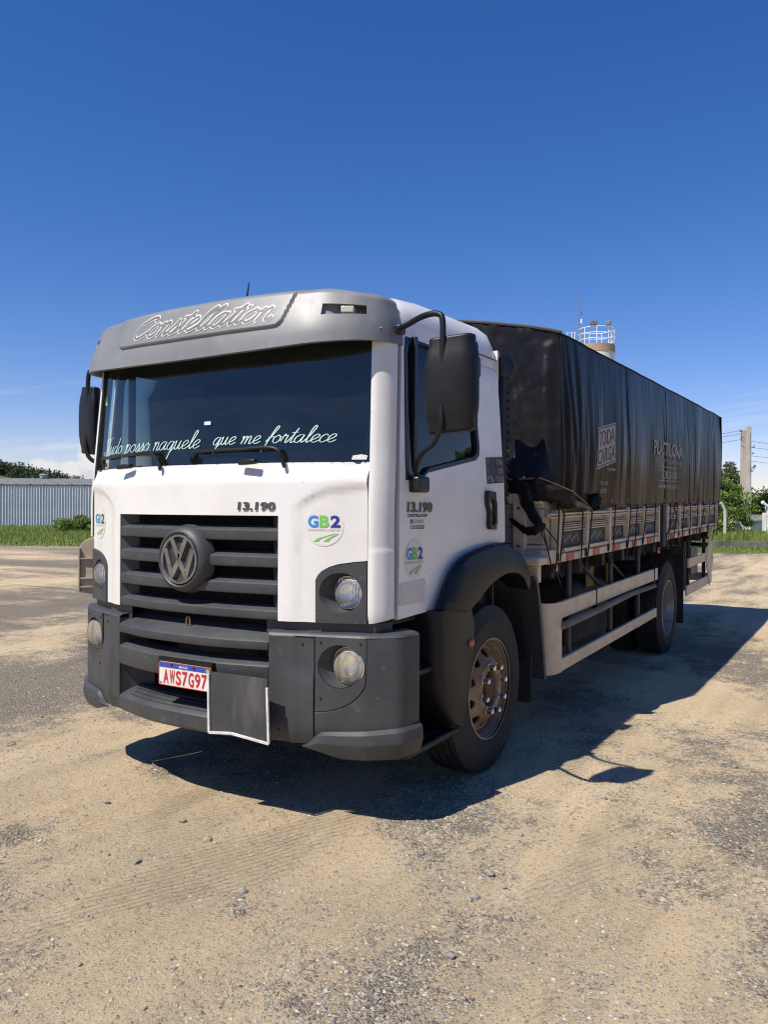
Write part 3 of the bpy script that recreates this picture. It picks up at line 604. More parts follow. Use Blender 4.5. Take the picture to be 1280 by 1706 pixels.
for s in (1, -1):
    def pm(u, z, d, s=s):
        x, y = CP.at(u, d); k = .006*ss(1.378, 1.362, z)*ss(0, .03, u)
        return (s*(x-xin(z)+k*.5-.02*ss(1.10, 1.0, z)*0), y+ln2(z)-k*.6+.012*ss(1.05, 1.0, z), z)
    ue = CP.u[-1]
    zz = [1.008, 1.02, 1.05, 1.1, 1.2, 1.3, 1.35, 1.36, 1.37, 1.38, 1.39, 1.45, 1.6, 1.7, 1.8, 1.95, 2.1, 2.25, 2.42]
    zq = zz if s > 0 else [q for q in zz if q >= 1.385]
    MB().grid(lambda u, z: pm(u, z+.024*(u/ue)*(z < 1.06), 0), lin(0, ue, 14), zq).build('corner_post', 'white_paint', TRUCK)
    if s < 0:      # the passenger-side corner flap stands open and shows its ribbed inside
        op = crom([(-1.10, -1.02, 0), (-1.135, -1.04, 0), (-1.175, -1.075, 0), (-1.205, -1.10, 0)], 4)
        prof = lambda t: (1.00+.03*t, 1.385-.085*max(0, t-.25)**1.5)
        fl_ = MB().rings([[(q.x, q.y, prof(i/12)[0]), (q.x, q.y, prof(i/12)[1]), (q.x-.010, q.y+.012, prof(i/12)[1]), (q.x-.010, q.y+.012, prof(i/12)[0])] for i, q in enumerate(op)]).build('corner_flap', 'flap_beige', TRUCK, bevel=.003)
        for zr in (1.06, 1.115, 1.24):
            MB().rings([[(q.x+a, q.y-b, zr+c) for a, b, c in ((0, 0, 0), (.012, .016, 0), (.012, .016, .008), (0, 0, .008))] for q in op[1:-1]]).build('rib', 'flap_beige', fl_, smooth=False)
        MB().rings([[(op[-1].x+a, op[-1].y-b, z) for a, b in ((-.008, 0), (.010, .02), (.016, .016), (0, -.006))] for z in (1.03, 1.31)]).build('rib', 'flap_beige', fl_, smooth=False)
    MB().grid(lambda u, z: pm(u, z, .02), lin(-.0, ue, 5), zz).build('corner_post_lining', 'black_void', TRUCK)
    dm = (lambda s: lambda y, z, d: (s*(side_x(y, z)-d), y+.004, z))(s)
    door = MB().sheet(DOORO, [WIN], dm, lin(-.96, .3, 26), lin(1.06, 2.5, 36), .03).build('door', 'white_paint_lifted', TRUCK, angle=50); DOORS[s] = door
    MB().sheet([(a, max(b, 1.06)) for a, b in DOORO], [WIN], (lambda s: lambda y, z, d: (s*(side_x(y, z)-.045), y, z))(s), None, lin(1.2, 2.5, 8)).build('door_lining', 'seat_cloth', door)
    inner = shrink(WIN, .06, dy=.032)
    MB().sheet(WIN, [inner], (lambda s: lambda y, z, d: (s*(side_x(y, z)+.004-d), y+.004, z))(s), None, None, .03).build('window_frame', 'black_trim', door, bevel=.003)
    MB().sheet(shrink(WIN, .05, dy=.028), [], (lambda s: lambda y, z, d: (s*(side_x(y, z)-.018), y, z))(s), None, lin(1.8, 2.4, 7)).build('window_pane', 'side_glass', door, out=(s, 0, 0))
    MB().box(*(sorted((s*1.052, s*1.092))), -.816, -.782, 1.765, 2.465).build('window_post', 'black_trim', door, bevel=.004)
    # door handle
    hb = MB(); hp = [(-.128, 1.682), (-.02, 1.675), (-.02, 1.64), (-.005, 1.60), (-.002, 1.49), (-.045, 1.455), (-.10, 1.452), (-.115, 1.48), (-.108, 1.55), (-.135, 1.60), (-.138, 1.64)]
    hh = [(-.105, 1.635), (-.045, 1.63), (-.030, 1.59), (-.028, 1.50), (-.055, 1.475), (-.093, 1.48), (-.086, 1.55), (-.110, 1.60)]
    hb.sheet(hp, [hh], (lambda s: lambda y, z, d: (s*(side_x(y, z)+.028-d), 1.0256*y+.112+.05, 1.0256*z-.0402))(s), None, None, .03); hb.build('handle', 'black_trim', door, bevel=.003)
    # mirror: lower bracket, arms, head
    mt = bpy.data.objects.new('mirror', None); COL.objects.link(mt); mt.parent = TRUCK
    mt.location = (0, 0, 0) if s > 0 else (.045, .175, 0)
    mx_ = lambda pts: [(s*p[0], p[1], p[2]) for p in pts]
    MB().tube(mx_(crom([(1.08, -.97, 2.470), (1.17, -1.05, 2.462), (1.29, -1.09, 2.485), (1.37, -1.095, 2.485), (1.40, -1.10, 2.44), (1.40, -1.105, 2.25)], 6)), .0145, 10).build('upper_arm', 'dark_plastic', mt)
    MB().tube(mx_(crom([(1.125, -.845, 1.705), (1.155, -.91, 1.79), (1.25, -1.02, 1.84), (1.36, -1.10, 1.885), (1.40, -1.115, 1.96), (1.40, -1.11, 2.05)], 6)), .014, 10).build('lower_arm', 'dark_plastic', mt)
    hs_ = []
    for k in range(13):
        t = k/12; z = 1.928+.452*t; e = (1-abs(2*t-1)**6)**.5 if 0 < t < 1 else .80
        e = max(e, .86); hw = .120*e; bul = .062*e*(.75+.25*math.sin(math.pi*t))
        ring = []
        for q in range(24):
            a = 2*math.pi*q/24; cx_, cy_ = math.cos(a), math.sin(a); px_ = hw*math.copysign(abs(cx_)**.45, cx_); py_ = (bul if cy_ < 0 else .035)*math.copysign(abs(cy_)**.55, cy_)
            yw = -.10*0; X_ = 1.43+px_*.97+py_*.12; Y_ = -1.055+py_+px_*.24
            ring.append((s*X_, Y_, z+.012*px_/.13))
        hs_.append(ring)
    MB().rings(hs_).build('mirror_head', 'dark_plastic', mt, angle=60, bevel=.012, seg=3)
    MB().add([(s*(1.43+a*.105*.97), -1.018+a*.105*.24, z) for a, z in ((-1, 1.95), (1, 1.95), (1, 2.355), (-1, 2.355))], [(0, 1, 2, 3)]).build('mirror_glass', 'reflector', mt, smooth=False)
    MB().box(*sorted((s*1.09, s*1.165)), -.895, -.775, 1.655, 1.738).build('bracket', 'black_trim', mt, bevel=.015, seg=3)
    MB().box(*sorted((s*1.06, s*1.11)), -1.0, -.94, 2.445, 2.49).build('upper_bracket', 'black_trim', mt, bevel=.008)
    MB().box(*sorted((s*1.065, s*1.15)), -.23, -.125, 2.345, 2.462).build('marker_housing', 'black_trim', TRUCK, bevel=.012, seg=3)
    # drip seam at the rear of the roof and seam behind the A-pillar
    MB().bar((s*1.083, -.11, 2.510), (s*1.081, .262, 2.510), .006, .005).build('roof_seam', 'hub_rust', TRUCK, smooth=False)
# stickers on the visible door
dml = lambda o: (lambda y, z, d: (side_x(*kd(y, z))+o-d, kd(y, z)[0]+.004, kd(y, z)[1]))
D1 = DOORS[1]
letters('model_badge', '13.190', (-1.012, -.752, 1.552, 1.606), dml(.003), 'badge_chrome', D1, bold=.03, depth=.008, shear=.12)
def smudge_bar(y0, y1, z0, z1): return MB().sheet(rrect(y0, y1, z0, z1, .003, 2), [], dml(.002))
letters('lettering', 'CONSTELLATION', (-1.008, -.80, 1.530, 1.546), dml(.002), 'print_black', D1, bold=.03, shear=.2)
letters('lettering', 'ECONOX', (-.95, -.84, 1.497, 1.518), dml(.002), 'print_grey', D1, bold=.01)
MB().sheet(ell(-.967, 1.508, .011, .012, 12), [ell(-.967, 1.508, .005, .006, 8)], dml(.0022)).build('lettering', 'print_black', D1, smooth=False)
MB().sheet(rrect(-.98, -.838, 1.470, 1.488, .006, 3), [rrect(-.976, -.842, 1.473, 1.485, .005, 3)], dml(.002)).build('lettering', 'print_black', D1, smooth=False)
letters('lettering', 'TECNOLOGIA MAN', (-.962, -.848, 1.475, 1.483), dml(.002), 'print_black', D1, bold=.02)
gb2(dml(0), -.934, 1.322, .190, D1)
st = MB().sheet([(-1.075, 1.098), (-.818, 1.094), (-.818, 1.216), (-1.075, 1.208)], [], dml(.002), lin(-1.05, -.83, 5), None).build('sticker', 'sticker_grey', D1, smooth=False)
lb = MB().sheet([(-.052, 1.722), (.196, 1.738), (.186, 1.897), (-.056, 1.880)], [], dml(.003), lin(-.04, .18, 4), lin(1.73, 1.88, 4)).build('weight_label', 'sticker_black', D1, smooth=False)
for t_, a, b, z in (('T-', -.045, -.02, 1.842), ('7.180', .09, .178, 1.845), ('L-', -.045, -.02, 1.790), ('5.820', .10, .180, 1.793), ('PTB-', -.045, .045, 1.735), ('13.000', .07, .184, 1.741)):
    letters('lettering', t_, (a, b, z, z+.034), dml(.005), 'sticker_gold', lb, bold=.03)
mk = MB().sheet(rrect(-.005, .085, 1.447, 1.487, .004, 2), [], dml(.002)).build('sticker', 'sticker_gold', D1, smooth=False)
letters('lettering', 'MAN', (.012, .08, 1.452, 1.476), dml(.004), 'print_black', mk, bold=.06)
# roof
RS = [(1.072, 2.455), (1.070, 2.525), (1.059, 2.595), (1.03, 2.665), (.965, 2.715), (.86, 2.74), (.6, 2.757), (0, 2.77)]
def roof_pt(y, k):
    n = len(RS); x, z = RS[k] if k < n else RS[2*n-2-k]; sx_ = 1 if k < n else -1
    h = float(np.interp(y, [-1.10, -1.04, -.96, -.82, -.6, -.1, .21, .27, .31, .33], [.02, .35, .62, .84, .93, .99, 1.02, .98, .84, .55])); nx = float(np.interp(y, [-1.1, -.9, .23, .31, .33], [.985, 1, 1, .985, .96]))
    return (sx_*x*nx, y-.05*((z-2.455)/.3)*ss(.16, .31, y), 2.455+(z-2.455)*h)
MB().grid(roof_pt, [-1.10, -1.04, -.96, -.9, -.82, -.7, -.6, -.4, -.2, 0, .12, .21, .25, .27, .29, .31, .33], range(2*len(RS)-1)).build('roof', 'white_paint', TRUCK, angle=60)
MB().box(-1.07, 1.07, .23, .25, .95, 1.39).build('cab_cross_member', 'chassis', TRUCK, smooth=False)
MB().box(-1.075, 1.075, .275, .295, 1.38, 2.58).build('rear_wall', 'white_paint', TRUCK, smooth=False)
MB().box(-1.05, 1.05, .255, .265, 1.06, 2.50).build('rear_lining', 'dash', TRUCK, smooth=False)
MB().box(-1.03, 1.03, -1.06, .27, .98, 1.03).build('cab_floor', 'chassis', TRUCK, smooth=False)
MB().tube([(-.25, -.62, 2.70), (-.245, -.625, 2.80), (-.205, -.63, 2.975)], [.012, .009, .004], 8).build('antenna', 'black_trim', TRUCK)
# interior
it = MB().prism([(-1.08, 1.50), (-1.10, 1.735), (-.98, 1.765), (-.80, 1.74), (-.72, 1.62), (-.75, 1.40)], 'x', -1.0, 1.0).build('dashboard', 'dash', TRUCK, bevel=.02)
for cx, wd in ((.55, .5), (-.45, .85)):
    MB().box(cx-wd/2, cx+wd/2, -.15, .10, 1.45, 2.02).xf(lambda x, y, z: (x, y+.08*(z-1.45), z)).build('seat_back', 'seat_cloth', TRUCK, bevel=.05, seg=3)
    MB().box(cx-.13, cx+.13, -.06, .06, 2.03, 2.22).build('headrest', 'seat_cloth', TRUCK, bevel=.04, seg=3)
    MB().box(cx-wd/2, cx+wd/2, -.55, -.1, 1.30, 1.48).build('seat_base', 'seat_cloth', TRUCK, bevel=.05, seg=3)
sw = MB(); swp = [Vector((.55+.23*math.cos(a), -.66+.23*math.sin(a)*.55, 1.80+.23*math.sin(a)*.83)) for a in lin(0, 2*math.pi, 33)]
sw.tube(swp, .016, 8, False); sw.tube([(.33, -.66, 1.80), (.55, -.68, 1.77), (.77, -.66, 1.80)], .016, 6); sw.tube([(.55, -.68, 1.77), (.55, -.80, 1.60)], .035, 8); sw.build('steering_wheel', 'black_trim', TRUCK)
MB().grid(lambda x, y: (x, y, 2.43+.06*(1-(x/1.1)**2)), lin(-1.05, 1.05, 9), lin(-1.05, .26, 5)).build('headliner', 'headliner', TRUCK)
# windshield -----------------------------------------------------------------
def wl(z): return .035+.05*(z-1.8)/.6
def wmap(x, z, d): return (x, F(x)+wl(z)+d, z)
ws = MB().sheet(rrect(-1.012, 1.012, 1.79, 2.43, .03, 4), [], wmap, lin(-.98, .98, 41), lin(1.85, 2.4, 8)).build('windshield', 'windshield_glass', TRUCK, out=(0, -1, 0))
MB().sheet(rrect(-1.02, 1.02, 1.782, 2.44, .03, 4), [rrect(-.985, .985, 1.806, 2.41, .04, 4)], off(wmap, -.004), lin(-.98, .98, 41), None).build('windshield_seal', 'black_trim', ws)
s1 = script('Tudo posso naquele', (-.895, .075, 1.888, 1.985), off(wmap, .003), .0060)
s1.build('lettering', 'letter_mint', ws, smooth=False)
script('que me fortalece', (.150, .86, 1.900, 1.985), off(wmap, .003), .0060).build('lettering', 'letter_mint', ws, smooth=False)
tg = MB().sheet([(.085, 2.010), (.130, 2.010), (.130, 2.028), (.085, 2.028)], [], off(wmap, .002)).build('sticker', 'letter_mint', ws, smooth=False)
MB().sheet(rrect(-.955, -.918, 2.20, 2.26, .004, 2), [], off(wmap, .002)).build('sticker', 'print_green', ws, smooth=False)
MB().sheet(rrect(-.945, -.925, 2.225, 2.245, .003, 2), [], off(wmap, .003)).build('sticker', 'letter_mint', ws, smooth=False)
MB().sheet([(.925, 1.812), (.995, 1.812), (1.0, 1.832), (.97, 1.838), (.93, 1.832)], [], off(wmap, .002)).build('sticker', 'sticker_pale', ws, smooth=False)
for tx, mx2, bx in ((-.93, -.33, -.20), (.02, .515, .615)):
    wr = bpy.data.objects.new('wiper', None); COL.objects.link(wr); wr.parent = TRUCK
    P = lambda x, z, o: (x, F(x)+wl(z)-o, z)
    MB().tube([P(x, 1.867+.006*(x-tx)/(mx2-tx), .016) for x in lin(tx, mx2, 9)], [.006]+[.009]*7+[.012], 6).build('blade', 'black_trim', wr)
    MB().tube(crom([P(mx2-.12, 1.872, .024), P(mx2, 1.876, .034), P(mx2+.06, 1.862, .034), P(bx-.015, 1.81, .030), P(bx, 1.775, .030)], 5), .010, 8).build('arm', 'dark_plastic', wr)
for nx in (-.52, .42):
    MB().bar((nx-.055, F(nx)-.012, 1.800), (nx+.055, F(nx)-.012, 1.806), .035, .026).build('washer_nozzle', 'black_trim', TRUCK, bevel=.008)
# sun visor --------------------------------------------------------------------
VP = Plan([(0, -1.415), (.2, -1.41), (.4, -1.395), (.75, -1.335), (.93, -1.25), (1.03, -1.15), (1.075, -1.05), (1.088, -.93)])
VO = Curve([2.345, 2.42, 2.50, 2.58, 2.625, 2.640, 2.662, 2.680, 2.692], [0, .012, .034, .064, .082, .092, .135, .215, .40])
def vis_raise(x, z): e = .58+.30*(z-2.47); q = max(0, abs(x-.05)-e+.035)**2+max(0, 2.495-z)**2; return .016*(1-ss(.030, .044, math.sqrt(q)))
def vmap(u, z, d):
    s = 1 if u >= 0 else -1; u = abs(u); x, y = VP.at(u); x2, y2 = VP.at(u, .02); nx, ny = (x2-x)/.02, (y2-y)/.02
    o = VO(z); r = vis_raise(s*x, z); o2 = o+d-r
    return (s*(x+nx*o2*(.55 if abs(nx) > .3 else .8)), y+ny*o2, z-.025*ss(.80, 1.05, x)*ss(2.5, 2.69, z)+.050*min(1, x/1.08)**2*(1-ss(2.345, 2.62, z)))
ue = VP.u[-1]
bm = bmesh.new(); us = lin(-ue, ue, 301); zs = lin(2.345, 2.691, 52); gv = [[bm.verts.new((u, z, 0)) for z in zs] for u in us]
for i in range(len(us)-1):
    for j in range(len(zs)-1):
        x = VP.at(abs((us[i]+us[i+1])/2))[0]; z = (zs[j]+zs[j+1])/2
        if   .83 < x < 1.02 and 2.502 < z < 2.572: continue
        bm.faces.new((gv[i][j], gv[i+1][j], gv[i+1][j+1], gv[i][j+1]))
dep = {}
for sg in (1, -1):
    be = [e for e in bm.edges if len(e.link_faces) == 1 and all(abs(abs(q.co.x)-VP.ux(.925)) < .16 and 2.47 < q.co.y < 2.6 and q.co.x*sg > 0 for q in e.verts)]
    r = bmesh.ops.extrude_edge_only(bm, edges=be)
    nv = [g for g in r['geom'] if isinstance(g, bmesh.types.BMVert)]; ne = [g for g in r['geom'] if isinstance(g, bmesh.types.BMEdge) and all(q in nv for q in g.verts)]
    for q in nv: dep[q] = .03+.05*ss(VP.ux(.84), VP.ux(.96), abs(q.co.x))
    bmesh.ops.triangle_fill(bm, use_beauty=True, edges=ne)
for e in [e for e in bm.edges if len(e.link_faces) == 1 and all(q.co.y < 2.346 for q in e.verts)]:
    pass
be = [e for e in bm.edges if len(e.link_faces) == 1 and all(q.co.y < 2.346 for q in e.verts)]
r = bmesh.ops.extrude_edge_only(bm, edges=be)
for g in r['geom']:
    if isinstance(g, bmesh.types.BMVert): dep[g] = .035
be = [e for e in bm.edges if len(e.link_faces) == 1 and all(q.co.y < 2.346 and q in dep for q in e.verts)]
r = bmesh.ops.extrude_edge_only(bm, edges=be)
for g in r['geom']:
    if isinstance(g, bmesh.types.BMVert): g.co.y += .06; dep[g] = .05
for q in bm.verts:
    if q not in dep: dep[q] = 0
visor = MB()._take(bm, vmap, dep).build('sun_visor', 'visor_plastic', TRUCK, angle=32)
for s in (1, -1):
    u = VP.ux(.945); a, b, c = vmap(s*u, 2.536, .03)
    lt = MB().box(-.032, .032, -.02, .02, -.016, .016).xf(lambda x, y, z: (a+x*.85*s-y*.3*s, b+y+x*.5, c+z)).build('marker_lamp', 'lamp_clear' if s > 0 else 'amber_faded', visor, bevel=.004)
script('Constellation', (-.41, .61, 2.498, 2.612), lambda u, v, d: vmap(VP.ux(abs(u))*(1 if u >= 0 else -1), v, d-.002), .026, nib=0, slant=.38, xh=.62).build('lettering', 'lettering_white', visor, smooth=False)
script('Constellation', (-.41, .61, 2.498, 2.612), lambda u, v, d: vmap(VP.ux(abs(u))*(1 if u >= 0 else -1), v, d-.0045), .0115, nib=0, slant=.38, xh=.62).build('lettering', 'lettering_grey', visor, smooth=False)
# bumper ----------------------------------------------------------------------------
BP = Plan([(0, -1.41), (.15, -1.407), (.3, -1.39), (.55, -1.33), (.75, -1.27), (.95, -1.205), (1.015, -1.180), (1.040, -1.166), (1.145, -1.083), (1.164, -1.060), (1.172, -1.035), (1.192, -.93)])
def B(x): return float(np.interp(abs(x), [q.x for q in BP.p], [q.y for q in BP.p]))
bumper = bpy.data.objects.new('bumper', None); COL.objects.link(bumper); bumper.parent = TRUCK
def xsweep(pf, x0, x1, n=25): return MB().rings([[(x, B(x)+a, b) for a, b in pf] for x in lin(x0, x1, n)])
xsweep([(0, .862), (-.004, .87), (-.002, .902), (.012, .914), (.15, .966), (.15, .95), (.06, .86)], -.55, .55).build('top_bar', 'grey_plastic', bumper)
xsweep([(.006, .680), (.0, .69), (.0, .778), (.01, .788), (.10, .812), (.10, .80), (.05, .68)], -.55, .55).build('plate_bar', 'grey_plastic', bumper)
stp = xsweep([(.03, .405), (.004, .425), (.002, .492), (.012, .505), (.13, .555), (.16, .555), (.16, .53), (.10, .41)], -.55, .55).build('lower_lip', 'grey_plastic', bumper)
dots = MB()
for i in range(-22, 12):
    for j in range(4):
        x = i*.021+(j % 2)*.01; dots.bar((x-.005, B(x)+.03+j*.027, .5125+j*.0117), (x+.005, B(x)+.032+j*.027, .5135+j*.0117), .007, .007)
tag(dots.build('tread_studs', 'grey_plastic', bumper, smooth=False), None, kind='stuff')
MB().tube(crom([(-.012, -1.335, .925), (-.012, -1.335, .975), (0, -1.335, .99), (.012, -1.335, .975), (.012, -1.335, .925)], 4), .0045, 6).build('tow_hook', 'rim_steel', bumper)
for s in (1, -1):
    for z0, z1, xi in ((.50, .69, .43), (.785, .868, .49)):
        MB().rings([[(s*(.552-t*(.552-xi)), B(.55)+.004+.15*t**.6, z) for t in lin(0, 1, 8)] for z in (z0, z1)], False, False).build('opening_cheek', 'grey_plastic', bumper)
    bmf = (lambda s: lambda u, z, d: (lambda q: (s*q[0], q[1], z))(BP.at(u, d+.03*max(0, (.52-z)/.12)**2)))(s)
    u0, u1, uE = BP.ux(.552), BP.ux(.785), BP.u[-1]
    # plain section beside the openings, with a vertical fold
    fold = (lambda s: lambda u, z, d: (lambda q: (s*q[0], q[1], z))(BP.at(u, d-.012*ss(BP.ux(.62), BP.ux(.68), u)*ss(.80, .70, z)+.006*ss(BP.ux(.68), BP.ux(.70), u)+.03*max(0, (.52-z)/.12)**2)))(s)
    MB().sheet([(u0, .41), (u1-.003, .405), (u1-.003, .942), (u0, .942)], [], fold, lin(u0, u1, 16)[1:-1], lin(.44, .92, 14), .06).build('side_section', 'grey_plastic', bumper, bevel=.004)
    fogp = [(BP.ux(a), b) for a, b in ((.788, .575), (.83, .578), (.87, .587), (.92, .606), (.96, .629), (1.0, .668), (1.02, .70), (1.029, .735), (1.031, .80), (1.031, .941))]
    fog_o = fogp+[(BP.ux(.788), .941)]
    cu_, ov = BP.ux(.907), .106
    MB().sheet([(u, z) for u, z in fog_o], [ell(cu_, .80, .112, .106, 40)], bmf, lin(u1+.02, BP.ux(1.02), 9), None, .05).build('fog_lamp_panel', 'grey_plastic', bumper, bevel=.004)
    lamp(bumper, s, .934, .803, -1.185, .090, .1055, .106, .907, lambda x, z: B(x), 'fog_lamp', 'chrome')
    co = [(u1+.001, .41), (u1+.001, .570)]+[(a+.004, b-.004) for a, b in fogp]+[(uE, .941), (uE, .41)]
    MB().sheet(co, [], bmf, lin(u1+.03, uE-.01, 18), lin(.45, .9, 10), .05).build('corner_section', 'grey_plastic', bumper, bevel=.004)
    # top ledge
    MB().grid(lambda u, k: (lambda q: (s*q[0], q[1], (.942, .952, .958, .968)[k]))(BP.at(u, (.0, .006, .02, .10)[k])), lin(u0, uE, 24), range(4)).build('top_ledge', 'grey_plastic', bumper)
    # lower corner lip
    ul = BP.ux(.722)
    def lipf(u, v, s=s):
        t = (u-ul)/(uE-ul); zb = .392-.045*ss(0, .35, t); zt = .40+.07*ss(0, .18, t)+.045*t; z = zb+(zt-zb)*v
        d = -float(np.interp(v, [0, .10, .55, .88, 1], [.016, .030, .034, .022, .0]))*ss(-.02, .12, t)+.03*max(0, (.52-z)/.12)**2*.5
        x, y = BP.at(u, d); return (s*x, y, z)
    MB().grid(lipf, lin(ul, uE, 40), [0, .05, .10, .13, .30, .52, .55, .58, .85, .88, .91, 1]).build('corner_lip', 'grey_plastic', bumper, angle=25)
    # filler between bumper and cab
    FP = Plan([(.50, F(.5)+.035), (.75, F(.75)+.035), (1.0, -1.12), (1.035, -1.10), (1.06, -1.06), (1.075, -1.0)])
    MB().grid(lambda u, z: (s*FP.at(u)[0], FP.at(u)[1], z), lin(0, FP.u[-1], 18), (.93, .965, 1.015)).build('filler_panel', 'grey_plastic', bumper)
# licence plate
PLT = lambda x, z, d: (x, -1.428+d+.01*(x-.07), z)
plate = MB().sheet(rrect(-.118, .254, .632, .756, .008, 3), [], PLT, None, None, .006).build('licence_plate', 'plate_white', TRUCK, smooth=False)
MB().sheet(rrect(-.118, .254, .632, .756, .008, 3), [rrect(-.114, .250, .636, .752, .006, 3)], off(PLT, .0012)).build('border', 'plate_red', plate, smooth=False)
MB().sheet([(-.113, .727), (.249, .727), (.249, .751), (-.113, .751)], [], off(PLT, .0010)).build('band', 'plate_blue', plate, smooth=False)
letters('lettering', 'BRASIL', (.032, .098, .733, .745), off(PLT, .002), 'plate_white', plate, bold=.02)
letters('lettering', 'BR', (-.108, -.094, .640, .650), off(PLT, .002), 'print_black', plate, bold=.02)
MB().sheet([(.222, .731), (.246, .731), (.246, .747), (.222, .747)], [], off(PLT, .002)).build('flag', 'print_green', plate, smooth=False)
for i, ch in enumerate('AWS7G97'):
    a = -.082+i*.0455; letters('lettering', ch, (a, a+.038, .643, .718), off(PLT, .002), 'plate_red', plate, bold=.022)
MB().box(-.125, .26, -1.424, -1.40, .745, .780).build('plate_mount', 'dark_plastic', TRUCK, smooth=False)
for x in (-.02, .14): MB().lathe([(.005, -.004), (.005, .004), (.0005, -.005)], (x, -1.432, .745), 8, 'y').build('bolt', 'hub_rust', plate)
# dark board with a bent white edging, hung in front of the bumper
def PB(x, z, d): return (x, -1.440+d+.10*(x-.255)+.006*math.sin(7*z), z)
bd = MB().sheet([(.264, .438), (.40, .452), (.610, .434), (.612, .740), (.266, .744)], [], PB, lin(.3, .58, 6), lin(.46, .72, 6), .006).build('hanging_board', 'mat_rubber', TRUCK)
fr = MB()
for a, b in (((.262, .735), (.262, .436)), ((.262, .436), (.40, .449)), ((.40, .449), (.622, .426)), ((.622, .426), (.616, .700))):
    A, Bq = PB(a[0], a[1], -.006), PB(b[0], b[1], -.006); fr.bar(A, Bq, .013, .010, (0, -1, 0))
tag(fr.build('edging', 'frame_white', bd, smooth=False, bevel=.002), 'bent white edging along three sides of the dark board')

# small fixings on the bumper and visor
for s in (1, -1):
    for x, z in ((.815, .915), (1.005, .915), (.815, .64)):
        u_ = BP.ux(x); q = BP.at(u_, -.002); MB().lathe([(.006, .003), (.006, -.001), (.003, -.002), (.0005, -.001)], (s*q[0], q[1], z), 8, 'y').build('bolt', 'black_trim', bumper)
    for x, z in ((.60, .90), (.72, .90), (.60, .47), (.74, .47)):
        q = BP.at(BP.ux(x), .0); MB().lathe([(.007, .004), (.007, -.002), (.0005, -.003)], (s*q[0], q[1]+.006, z), 8, 'y').build('bolt', 'black_trim', bumper)
